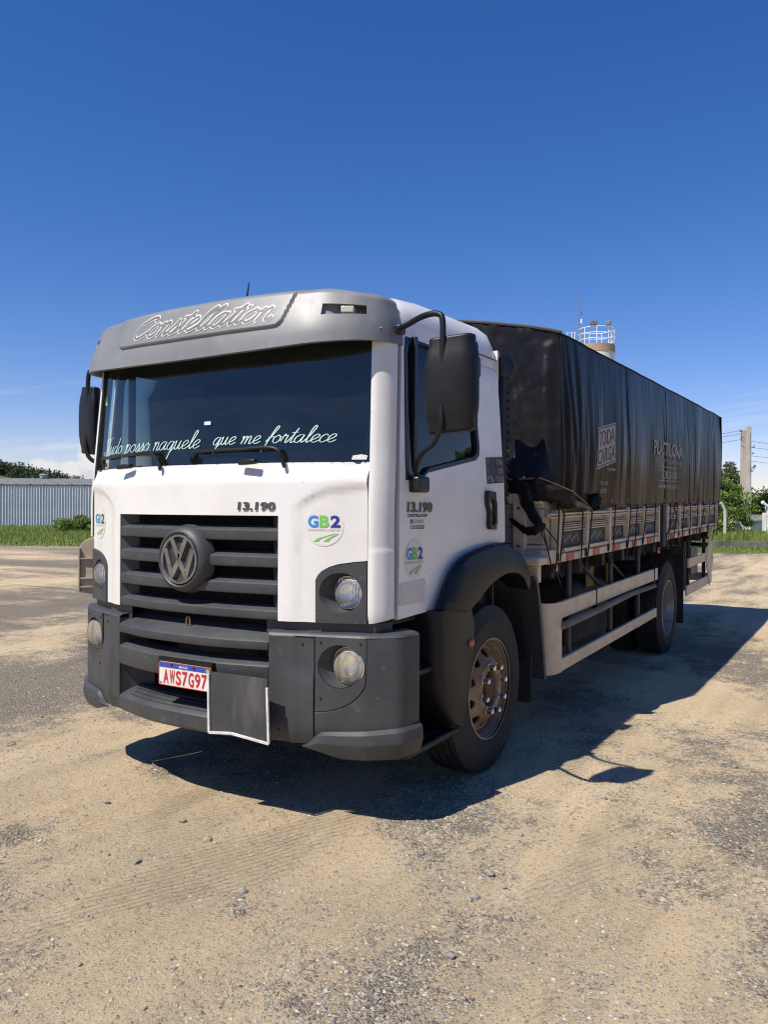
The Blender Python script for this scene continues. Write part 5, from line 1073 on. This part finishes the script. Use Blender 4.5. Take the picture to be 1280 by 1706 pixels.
# print on the side sheet
def tm(o): return lambda y, z, d: side_pt(y, z, o-d)
def sl(y, z): return (y, z+.10*(y-2.0)-.0)
def tm_sl(o): return lambda y, z, d: side_pt(y, z+.16*(y-2.0), o-d)
pr = MB().sheet([(1.735, 1.915), (2.225, 1.915), (2.215, 2.245), (1.715, 2.245)], [], tm_sl(.004), lin(1.74, 2.2, 24), lin(1.93, 2.23, 12)).build('printed_panel', 'tarp_print', TARP, angle=80)
MB().sheet([(1.75, 1.926), (2.212, 1.926), (2.203, 2.234), (1.731, 2.234)], [[(1.757, 1.936), (2.205, 1.936), (2.196, 2.224), (1.739, 2.224)]], tm_sl(.0055), lin(1.76, 2.2, 20), lin(1.94, 2.22, 10)).build('border', 'print_black', pr, angle=80)
letters('lettering', 'TODA', (1.765, 2.19, 2.085, 2.208), tm_sl(.0055), 'print_black', pr, bold=.01, cut=.03)
letters('lettering', 'CARGA', (1.765, 2.20, 1.948, 2.065), tm_sl(.0055), 'print_black', pr, bold=.01, cut=.03)
letters('lettering', 'Cipatex', (2.02, 2.22, 1.868, 1.91), tm(.005), 'tarp_print', TARP, cut=.04, bold=.01)
letters('lettering', '10,0 x 5,00', (1.87, 2.07, 1.755, 1.79), tm(.005), 'tarp_print', TARP, cut=.04)
letters('lettering', '07/2024', (1.89, 2.05, 1.695, 1.728), tm(.005), 'tarp_print', TARP, cut=.04)
letters('lettering', 'PLASTILONA', (3.58, 4.92, 2.085, 2.225), tm(.005), 'tarp_print', TARP, cut=.04, bold=.02)
letters('lettering', 'BAURU SP - GUARULHOS', (3.64, 4.90, 2.01, 2.05), tm(.005), 'tarp_print', TARP, cut=.05)
for z in (1.965, 1.825): MB().sheet([(3.80, z), (4.72, z), (4.72, z+.006), (3.80, z+.006)], [], tm(.005), lin(3.82, 4.7, 30)).build('printed_line', 'tarp_print', TARP)
letters('lettering', '43. 3028-1500', (3.92, 4.68, 1.85, 1.93), tm(.005), 'tarp_print', TARP, cut=.04, bold=.01)
letters('lettering', 'www.plastilona.com.br', (3.78, 4.74, 1.735, 1.80), tm(.005), 'tarp_print', TARP, cut=.04, bold=.01)
# ------------------------------------------------------------------ surroundings
fh = Vector((math.sin(YAW), math.cos(YAW), 0)); rh = Vector((math.cos(YAW), -math.sin(YAW), 0)); ORG = Vector((CAM.x, CAM.y, 0)); ROTZ = -YAW
def place(d, l, z=0): return ORG+fh*d+rh*l+Vector((0, 0, z))
def thing(name, label, cat, d, l, z=0, group=None, rot=0):
    o = empty(name, label, cat, place(d, l, z), group); o.rotation_euler = (0, 0, ROTZ+rot); return o
mat('sheet_steel', (.74, .74, .74), .5, 0, col2=(.64, .64, .64), nscale=1.5, dust=(.40, .34, .26), dscale=2.5, dlo=.62, dhi=.85)
mat('roof_sheet', (.16, .16, .165), .7, col2=(.22, .21, .2), nscale=2, dust=(.12, .10, .09), dscale=3)
mat('fascia', (.10, .10, .105), .8, col2=(.2, .19, .18), nscale=4)
mat('tank_grey', (.33, .36, .36), .6, col2=(.24, .27, .26), nscale=3); mat('tank_lid', (.22, .27, .23), .7)
mat('concrete_dark', (.20, .185, .155), .95, col2=(.10, .09, .075), nscale=3.5, dust=(.05, .048, .042), dscale=2.2, dlo=.5, dhi=.75, bump=.5, bscale=25, stretch=(1, 1, .3))
mat('concrete_pale', (.52, .50, .45), .9, col2=(.38, .35, .30), nscale=3, dust=(.20, .17, .13), dscale=4, dlo=.58, dhi=.8, bump=.4, bscale=30, stretch=(1, 1, .25))
mat('concrete_rusty', (.50, .45, .38), .9, col2=(.40, .30, .22), nscale=2, dust=(.40, .17, .07), dscale=3, dlo=.60, dhi=.8, stretch=(1, 1, .15))
mat('whitewash', (.75, .74, .70), .8, col2=(.62, .60, .54), nscale=2, dust=(.35, .28, .2), dscale=3, dlo=.62, dhi=.85)
mat('silo_white', (.72, .72, .70), .55, col2=(.6, .6, .58), nscale=1); mat('silo_band', (.42, .29, .17), .7, col2=(.34, .23, .14), nscale=2)
mat('rail_white', (.78, .78, .76), .5); mat('rail_grey', (.25, .26, .27), .5, .4); mat('lamp_grey', (.17, .18, .17), .5); mat('wire', (.02, .02, .02), .6); mat('flag_red', (.35, .02, .02), .6)
mat('bark', (.13, .10, .075), .95, col2=(.08, .065, .05), nscale=8, bump=.6, bscale=30)
mat('hill_grass', (.085, .11, .03), .95, col2=(.14, .15, .05), nscale=.05, dust=(.05, .075, .022), dscale=.2)
def leafmat(name, a, c, tr=.35):
    m = bpy.data.materials.new(name); m.use_nodes = True; t = m.node_tree; t.nodes.clear(); N, Lk = t.nodes, t.links
    o = N.new('ShaderNodeOutputMaterial'); x = N.new('ShaderNodeMixShader'); x.inputs[0].default_value = tr; df = N.new('ShaderNodeBsdfPrincipled'); df.inputs['Roughness'].default_value = .6; df.inputs['Specular IOR Level'].default_value = .25; tl = N.new('ShaderNodeBsdfTranslucent')
    at = N.new('ShaderNodeAttribute'); at.attribute_name = 'tone'; mx = N.new('ShaderNodeMix'); mx.data_type = 'RGBA'; Lk.new(at.outputs['Fac'], mx.inputs[0]); mx.inputs[6].default_value = (*a, 1); mx.inputs[7].default_value = (*c, 1)
    Lk.new(mx.outputs[2], df.inputs['Base Color']); Lk.new(mx.outputs[2], tl.inputs[0]); Lk.new(df.outputs[0], x.inputs[1]); Lk.new(tl.outputs[0], x.inputs[2]); Lk.new(x.outputs[0], o.inputs[0]); M[name] = m
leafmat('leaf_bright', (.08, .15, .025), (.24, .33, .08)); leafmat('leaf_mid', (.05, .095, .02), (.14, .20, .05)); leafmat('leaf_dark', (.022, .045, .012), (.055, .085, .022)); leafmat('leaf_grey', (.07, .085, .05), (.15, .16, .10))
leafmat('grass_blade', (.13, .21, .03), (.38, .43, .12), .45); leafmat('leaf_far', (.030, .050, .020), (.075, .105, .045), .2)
R_ = np.random.default_rng(8)
def leaves(blobs, per, size, flat=.5, aspect=.5):
    """blobs: (x,y,z,rx,ry,rz); leaf quads spread over each blob's volume, denser near its skin"""
    V, Fq, tone = [], [], []
    for (x, y, z, rx, ry, rz) in blobs:
        tb = R_.random()
        for _ in range(per):
            v = R_.normal(size=3); v /= np.linalg.norm(v); r = R_.random()**.4; c = np.array((x, y, z))+v*r*np.array((rx, ry, rz))
            n = R_.normal(size=3)+np.array((0, 0, flat*3))*(R_.random()); n /= np.linalg.norm(n); a = np.cross(n, R_.normal(size=3)); a /= np.linalg.norm(a); b_ = np.cross(n, a); s = size*(.6+.8*R_.random())
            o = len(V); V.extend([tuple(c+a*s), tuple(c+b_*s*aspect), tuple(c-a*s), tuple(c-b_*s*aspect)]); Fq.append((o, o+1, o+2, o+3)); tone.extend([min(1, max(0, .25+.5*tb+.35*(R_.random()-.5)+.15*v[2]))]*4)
    return V, Fq, tone
def leafobj(name, VFt, m, parent=None):
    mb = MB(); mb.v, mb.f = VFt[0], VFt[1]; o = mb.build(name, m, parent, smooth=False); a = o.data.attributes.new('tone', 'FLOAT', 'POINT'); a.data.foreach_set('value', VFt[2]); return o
def tree(name, label, d, l, h, w, m, seed, nb=26, per=150, size=.10, trunk=.10, group=None, base=0, low=.25, dens=.30):
    global R_
    R_ = np.random.default_rng(seed); T_ = thing(name, label, 'tree' if 'tree' in name else 'bush', d, l, base, group); blobs = []; tr = MB()
    tr.tube([(0, 0, -.1), (.03*w, .02, h*.25), (-.02*w, 0, h*.5), (.03, .03, h*.8)], [trunk, trunk*.8, trunk*.55, trunk*.2], 8)
    for i in range(nb):
        t = low+(1-low)*(i+.5)/nb; a = R_.random()*6.28; rad = w*.5*math.sin(math.pi*min(1, .18+.8*(t-low)/(1-low)))**.7*(.35+.6*R_.random()); p = Vector((rad*math.cos(a), rad*math.sin(a), h*t*(.97+.06*R_.random())))
        k = w*dens*(.6+.6*R_.random())*.5; blobs.append((p.x, p.y, p.z, k*1.15, k*1.15, k*.62))
        tr.tube([(0, 0, h*max(.12, t-.28)), (p.x*.5, p.y*.5, p.z-.12*h), tuple(p)], [trunk*.35, trunk*.25, trunk*.08], 5)
    tr.build('trunk', 'bark', T_); leafobj('crown', leaves(blobs, per, size), m, T_); return T_
def grass(name, label, dm0, dm1, l0, l1, n, h0, h1, z=0, seed=1, ragged=.8):
    R2 = np.random.default_rng(seed); V, Fq, tone = [], [], []
    for _ in range(n):
        l = l0+(l1-l0)*R2.random(); e = ragged*noise.noise((l*.8, seed, 0))+ragged*.6*noise.noise((l*2.7, seed, 4)); d = dm0+e+(dm1-dm0)*R2.random()**1.2; p = place(d, l, z); hh = (h0+(h1-h0)*R2.random())*(.30+.70*ss(0, 3.5, d-dm0-e) if dm0 < 32 else 1)*(.65+.7*abs(noise.noise((l*.9, d*.6, 9)))); a = R2.random()*6.28; w_ = .012+.014*R2.random()
        lx, ly = (R2.random()-.5)*hh*.7, (R2.random()-.5)*hh*.7; o = len(V); c_, s_ = math.cos(a)*w_, math.sin(a)*w_
        V.extend([(p.x-c_, p.y-s_, p.z-.02), (p.x+c_, p.y+s_, p.z-.02), (p.x+lx*.4+c_*.7, p.y+ly*.4+s_*.7, p.z+hh*.6), (p.x+lx*.4-c_*.7, p.y+ly*.4-s_*.7, p.z+hh*.6), (p.x+lx, p.y+ly, p.z+hh)]); Fq.extend([(o, o+1, o+2, o+3), (o+3, o+2, o+4)]); tone.extend([R2.random()]*5)
    return tag(leafobj(name, (V, Fq, tone), 'grass_blade'), label, 'grass', kind='stuff')
# soil under the verges
for nm, d0, d1, l0, l1, z in (('verge', 32, 76, -48, 4, .004), ('verge', 29.3, 33, 11.5, 34, .004), ('verge', 33.15, 62, 13.2, 44, .24)):
    mb = MB(); mb.add([place(d0, l0, z), place(d0, l1, z), place(d1, l1, z), place(d1, l0, z)], [(0, 1, 2, 3)]); tag(mb.build(nm, 'hill_grass', smooth=False), None, kind='structure')
grass('grass', 'tall green grass strip in front of the long metal shed', 31.5, 62, -34, -8, 34000, .14, .42, 0, 2)
grass('grass', 'green weeds at the foot of the low concrete wall', 29.0, 32.9, 11.5, 30, 6000, .06, .26, 0, 3, .5)
grass('grass', 'bright green grass on the bank behind the low concrete wall', 33.3, 46, 13.4, 34, 15000, .22, .50, .24, 4, .1)
# long shed clad in ribbed sheets ------------------------------------------------
SH = empty('metal_shed', 'long low shed with ribbed white metal wall and dark roof behind the grass', 'shed', place(60, -29.2)); SH.rotation_euler = (0, 0, math.radians(61))
pf = []
for k in range(5):
    x = k*.2; pf += [(x, 0), (x+.105, 0), (x+.145, -.055), (x+.178, -.055)]
pf.append((1.0, 0)); SLP = .0145
s0 = MB().rings([[(x, y, z) for x, y in pf] for z in (-.3, 3.27)], False, False).build('wall_sheet', 'sheet_steel', SH, smooth=False)
for i in range(-9, 40):
    o = s0 if i == -9 else s0.copy()
    if i > -9: COL.objects.link(o); o.parent = SH
    o.location = (i, .002*(i % 2), SLP*i)
rz = lambda x, z: z+SLP*x
MB().rings([[(x, y, rz(x, z)) for y, z in ((-.062, 3.30), (9, 4.06), (18, 3.3), (18, 3.22), (9, 3.98), (-.062, 3.22))] for x in (-9.3, 40.3)]).build('roof', 'roof_sheet', SH, smooth=False)
for i in range(-9, 40): MB().bar((i+.1, -.065, rz(i, 3.325)), (i+.1, 9, rz(i, 4.08)), .10, .035).build('roof_rib', 'roof_sheet', SH, smooth=False)
MB().box(-9, 40, 17.8, 17.9, -.3, 3.2).build('back_wall', 'sheet_steel', SH, smooth=False)
for x in (-9.05, 39.97): MB().prism([(0, -.3), (17.8, -.3), (17.8, rz(x, 3.25)), (9, rz(x, 3.95)), (0, rz(x, 3.25))], 'x', x, x+.08).build('end_wall', 'sheet_steel', SH, smooth=False)
for u, w_, lab in ((72, .70, 'smaller grey round tank on the shed roof nearer the wooded hill'), (125, .88, 'wider grey green round tank on the shed roof beside the truck mirror')):
    d = 69.5 if u < 100 else 73; tk = thing('water_tank', lab, 'tank', d, (u-640)/FPX*d, 4.12, 'round tanks on the shed roof')
    MB().lathe([(.0005, 0), (w_*.42, 0), (w_*.5, .26), (w_*.5, .29)], (0, 0, 0), 24, 'z').build('body', 'tank_grey', tk)
    MB().lathe([(w_*.53, .27), (w_*.53, .30), (w_*.4, .37), (.0005, .40)], (0, 0, 0), 24, 'z').build('lid', 'tank_lid', tk)
tree('leafy_bush', 'spreading green bush growing against the ribbed metal shed wall', 49, -19.0, .90, 3.4, 'leaf_bright', 5, 30, 130, .085, .04, low=.2, dens=.24)
tree('leafy_bush', 'green bush with long shoots beside the truck mirror at the shed', 48, -17.2, 1.05, 2.2, 'leaf_bright', 9, 16, 90, .085, .03, low=.3)
# right-hand verge ---------------------------------------------------------------
LW = thing('low_wall', 'low weathered concrete retaining wall at the right edge of the yard', 'wall', 33, 13.7)
for i in range(9):
    o = MB().box(i*2.0, i*2.0+1.985, 0, .16, -.1, .315+.008*(i % 3)).build('wall_block', 'concrete_dark', LW, bevel=.012)
GP = thing('gate_post', 'whitewashed square gate post with a sloping arm at the right edge', 'post', 40, 19.66, .2)
MB().box(-.20, .42, -.2, .3, 0, 1.62).build('shaft', 'whitewash', GP, bevel=.02); MB().bar((-.12, 0, 1.55), (-.42, 0, 1.78), .16, .12).build('arm', 'whitewash', GP, bevel=.02); MB().lathe([(.0005, .10), (.08, .07), (.10, 0), (.08, -.07), (.0005, -.1)], (-.44, 0, 1.80), 12, 'z').build('lamp', 'whitewash', GP)
MB().box(-.44, -.24, 0, .08, .35, 1.28).build('gate_leaf', 'whitewash', GP, bevel=.01)
for i, (u, d, lab) in enumerate(((1209, 38, 'bent topped pale concrete fence post standing before the feathery tree'),)):
    fp = thing('fence_post', lab, 'post', d, (u-640)/FPX*d, .24)
    MB().tube(crom([(0, 0, -.1), (0, 0, 1.15), (-.03, 0, 1.40), (-.16, 0, 1.66), (-.22, 0, 1.72)], 4), .075, 8).build('post', 'concrete_pale', fp)
fp = thing('fence_post', 'short rust stained pillar under the feathery tree', 'post', 42, (1232-640)/FPX*42, .24); MB().box(-.10, .10, -.1, .1, 0, .75).build('post', 'concrete_rusty', fp, bevel=.01)
def pole(u0, u1, v, d, m, lab, rot):
    l = ((u0+u1)/2-640)/FPX*d; w_ = (u1-u0)/FPX*d; top = 1.57+(845.5-v)/FPX*d; p = thing('utility_pole', lab, 'utility pole', d, l, 0)
    MB().rings([[(a*w_*.5*k, b*w_*.5*k, z) for a, b in ((-1, -1), (1, -1), (1, 1), (-1, 1))] for z, k in ((0, 1.15), (top, .94))]).build('shaft', m, p, smooth=False, bevel=.02)
    MB().box(-w_*.12, w_*.12, -w_*.62, -w_*.45, 1.5, top-.4).build('rib', m, p, smooth=False)
    return p, l, top
p1, l1, t1 = pole(1235.5, 1244, 711, 61, 'concrete_rusty', 'rust streaked pale concrete utility pole, the shorter of the pair', 0)
p2, l2, t2 = pole(1244.6, 1251, 704.5, 60, 'concrete_pale', 'grey concrete utility pole, the taller of the pair', 0)
for z, x in ((t1-.15, -.35), (t1-.65, -.28), (t1-1.25, -.2)):
    MB().bar((0, -.1, z), (x, -.1, z+.05), .05, .05).build('bracket', 'wire', p1, smooth=False); MB().lathe([(.0005, .09), (.05, .08), (.035, .03), (.06, -.02), (.03, -.08)], (x, -.1, z+.1), 10, 'z').build('insulator', 'rail_grey', p1)
for z, x in ((t2-1.6, .35), (t2-2.1, .30), (t2-3.1, .45)):
    MB().bar((0, -.1, z), (x, -.1, z), .05, .05).build('bracket', 'wire', p2, smooth=False); MB().lathe([(.0005, .09), (.05, .08), (.035, .03), (.06, -.02), (.03, -.08)], (x, -.1, z+.08), 10, 'z').build('insulator', 'rail_grey', p2)
for k in range(3): MB().tube([(.2+.2*math.cos(a), -.15, t2-3.2+.28*math.sin(a*2+k)) for a in lin(0, 3+k, 9)], .014, 5).build('cable_loop', 'wire', p2)
for i, (z1, z2, le) in enumerate(((t1-.05, t1-.9, -14), (t1-.3, t1-1.25, -14), (t1-.75, t1-1.6, -14), (t2-1.05, t2-1.45, 16), (t2-1.55, t2-1.35, 16), (t2-2.2, t2-1.9, 16), (t2-2.6, t2-2.5, 16))):
    a = place(60.5, l1-.35 if le < 0 else l2+.3, z1); b = place(60.5+(18 if le < 0 else 5), (l1 if le < 0 else l2)+le, z2); n = 12
    o = MB().tube([a.lerp(b, k/n)-Vector((0, 0, .35*4*(k/n)*(1-k/n))) for k in range(n+1)], .016, 4).build('overhead_wire', 'wire')
    tag(o, ('dark overhead wire running left from the pole pair behind the tarpaulin', 'dark overhead wire running right from the taller utility pole')[le > 0], 'wire', ('wires left of the poles', 'wires right of the poles')[le > 0])
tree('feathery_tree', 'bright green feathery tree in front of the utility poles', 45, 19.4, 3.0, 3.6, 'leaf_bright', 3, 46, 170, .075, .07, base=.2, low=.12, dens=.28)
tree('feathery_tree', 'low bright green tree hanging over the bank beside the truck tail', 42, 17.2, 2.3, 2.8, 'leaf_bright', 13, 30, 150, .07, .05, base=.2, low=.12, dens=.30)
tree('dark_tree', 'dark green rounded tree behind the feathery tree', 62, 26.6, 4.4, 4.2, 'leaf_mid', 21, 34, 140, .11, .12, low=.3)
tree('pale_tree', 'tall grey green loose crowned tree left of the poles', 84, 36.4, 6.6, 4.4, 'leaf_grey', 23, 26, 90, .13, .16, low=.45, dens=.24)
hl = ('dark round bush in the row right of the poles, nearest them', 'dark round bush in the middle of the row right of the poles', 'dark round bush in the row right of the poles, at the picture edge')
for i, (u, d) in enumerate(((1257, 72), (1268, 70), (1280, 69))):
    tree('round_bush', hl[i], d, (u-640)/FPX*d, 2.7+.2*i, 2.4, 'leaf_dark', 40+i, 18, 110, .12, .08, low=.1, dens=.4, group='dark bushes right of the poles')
sd = thing('roof_shed', 'low dark roofed shed behind the bushes at the right edge', 'shed', 56, 27.2, .24); MB().box(-1.2, 3, 0, 2, 0, .62).build('wall', 'whitewash', sd, smooth=False); MB().prism([(-.3, .62), (2.3, 1.0), (2.3, 1.06), (-.3, .68)], 'x', -1.4, 3.2).build('roof', 'roof_sheet', sd, smooth=False)
# silo with railed platform -------------------------------------------------------
d = 67; SI = thing('storage_silo', 'tall white storage silo with railed top, floodlights and mast behind the load', 'silo', d, (992-640)/FPX*d)
ZT = 15.45
MB().lathe([(1.52, 0), (1.52, ZT-.62)], (0, 0, 0), 48, 'z').build('body', 'silo_white', SI)
for z in range(1, 15): MB().lathe([(1.521, z-.02), (1.535, z), (1.521, z+.02)], (0, 0, 0), 48, 'z').build('seam', 'silo_white', SI)
MB().lathe([(1.52, ZT-.62), (1.56, ZT-.62), (1.56, ZT), (1.50, ZT), (.0005, ZT+.05)], (0, 0, 0), 48, 'z').build('band', 'silo_band', SI)
for z in (.45, .92, 1.40):
    MB().tube([(1.5*math.cos(a), 1.5*math.sin(a), ZT+z) for a in lin(0, 2*math.pi, 49)], .035, 6, False).build('rail', 'rail_white', SI)
for k in range(9):
    a = 2*math.pi*k/9+.3; MB().tube([(1.5*math.cos(a), 1.5*math.sin(a), ZT-.1), (1.5*math.cos(a), 1.5*math.sin(a), ZT+1.42)], .035, 6).build('rail_post', 'rail_white', SI)
for x, w_, r_ in ((-.62, .66, .2), (.62, .42, -.5)):
    fl = MB().box(-w_/2, w_/2, -.13, .10, -.17, .17).xf(lambda a, b, c: (x+a*math.cos(r_)-b*math.sin(r_), -1.45+a*math.sin(r_)+b*math.cos(r_), ZT+1.66+c+.08*a)).build('floodlight', 'lamp_grey', SI, bevel=.03); MB().tube([(x, -1.45, ZT+1.3), (x, -1.45, ZT+1.6)], .04, 6).build('stem', 'rail_white', fl)
ma = MB()
for a, b in ((-.06, 0), (.06, 0), (0, .1)): ma.tube([(-1.48+a, b, ZT-.3), (-1.48+a, b, ZT+4.15)], .016, 5)
for i in range(12): z = ZT-.2+i*.36; ma.tube([(-1.54, 0, z), (-1.42, 0, z+.18), (-1.48, .1, z+.36)], .010, 4)
ma.tube([(-1.48, 0, ZT+4.15), (-1.48, 0, ZT+4.4)], .012, 4); ma.build('mast', 'rail_grey', SI)
MB().tube([(-1.27, 0, ZT), (-1.27, 0, ZT+2.9)], .018, 5).build('thin_mast', 'rail_grey', SI); MB().box(-1.33, -1.21, -.05, .05, ZT+1.95, ZT+2.32).build('beacon_box', 'rail_white', SI); MB().prism([(-1.32, ZT+2.6), (-1.30, ZT+2.9), (-1.20, ZT+3.0), (-1.22, ZT+2.68)], 'y', -.02, .02).build('flag', 'flag_red', SI, smooth=False)
lc = MB()
for x in (-2.5, -2.1, -1.85): lc.tube([(x, -.2, ZT-2), (x, -.2, ZT+1.15), (x+.12, 0, ZT+1.2)], .03, 5)
for i in range(7): lc.tube([(-2.5, -.2, ZT-1.6+i*.45), (-1.85, -.2, ZT-1.6+i*.45)], .022, 4)
lc.build('ladder_cage', 'rail_white', SI)
# hills ----------------------------------------------------------------------------
def hillz(l, d): 
    a = float(np.interp(l, [-600, -300, -200, -150, -126, -112, -95, -60, 0, 60, 110, 150, 220, 400, 700], [60, 42, 30, 20, 14.0, 10.0, 5.5, 2.5, 3, 4, 6, 8, 10, 22, 40]))
    return a*math.exp(-((d-270)/75)**2)*(1+.25*noise.noise((l*.02, d*.02, 1)))-.3
hm = MB().grid(lambda l, d: place(d, l, hillz(l, d)), lin(-600, 700, 90), lin(130, 460, 26)).build('hills', 'hill_grass', angle=80); tag(hm, None, kind='structure')
blobs = []; R3 = np.random.default_rng(31)
for q_ in range(640):
    if q_ >= 420: l = -150+44*R3.random(); d = 236+42*R3.random()
    elif R3.random() < .5: l = -330+222*R3.random(); d = 225+60*R3.random()
    else: l = 70+260*R3.random(); d = 215+70*R3.random()
    if -124 < l < -108 and d < 250 and q_ % 4: continue
    p = place(d, l, hillz(l, d)); k = 1.5+1.6*R3.random(); blobs.append((p.x, p.y, p.z+k*.7, k*1.1, k*1.1, k))
R_ = np.random.default_rng(77)
tag(leafobj('woodland', leaves(blobs, 90, .42, .6, .7), 'leaf_far'), 'dark green woodland covering the far hillsides', 'woodland', kind='stuff')

# trees round the yard, outside the picture but mirrored in the glass and the tarpaulin
BT = tree('broad_tree', 'broad dark green tree standing beyond the side of the yard', 60, 0, 8.0, 8.0, 'leaf_mid', 61, 60, 130, .26, .22, group='trees round the yard', low=.12, dens=.30)
k = 0
for x, y, sc in ((34, 14, 1), (37, 24, 1.1), (33, 33, .95), (30, 43, 1.1), (26, 53, 1), (24, 64, 1.2), (36, 4, 1), (38, -6, 1.1), (-24, -26, .9), (-16, -33, 1), (-33, -22, 1.05), (-7, -38, .9), (5, -40, 1), (16, -34, 1.1)):
    t_ = BT if k == 0 else BT.copy()
    if k:
        COL.objects.link(t_)
        for ch_ in BT.children: c2 = ch_.copy(); COL.objects.link(c2); c2.parent = t_
    t_.location = (x, y, 0); t_.rotation_euler = (0, 0, k*1.7); t_.scale = (sc, sc, sc*(.85+.1*(k % 3))); k += 1
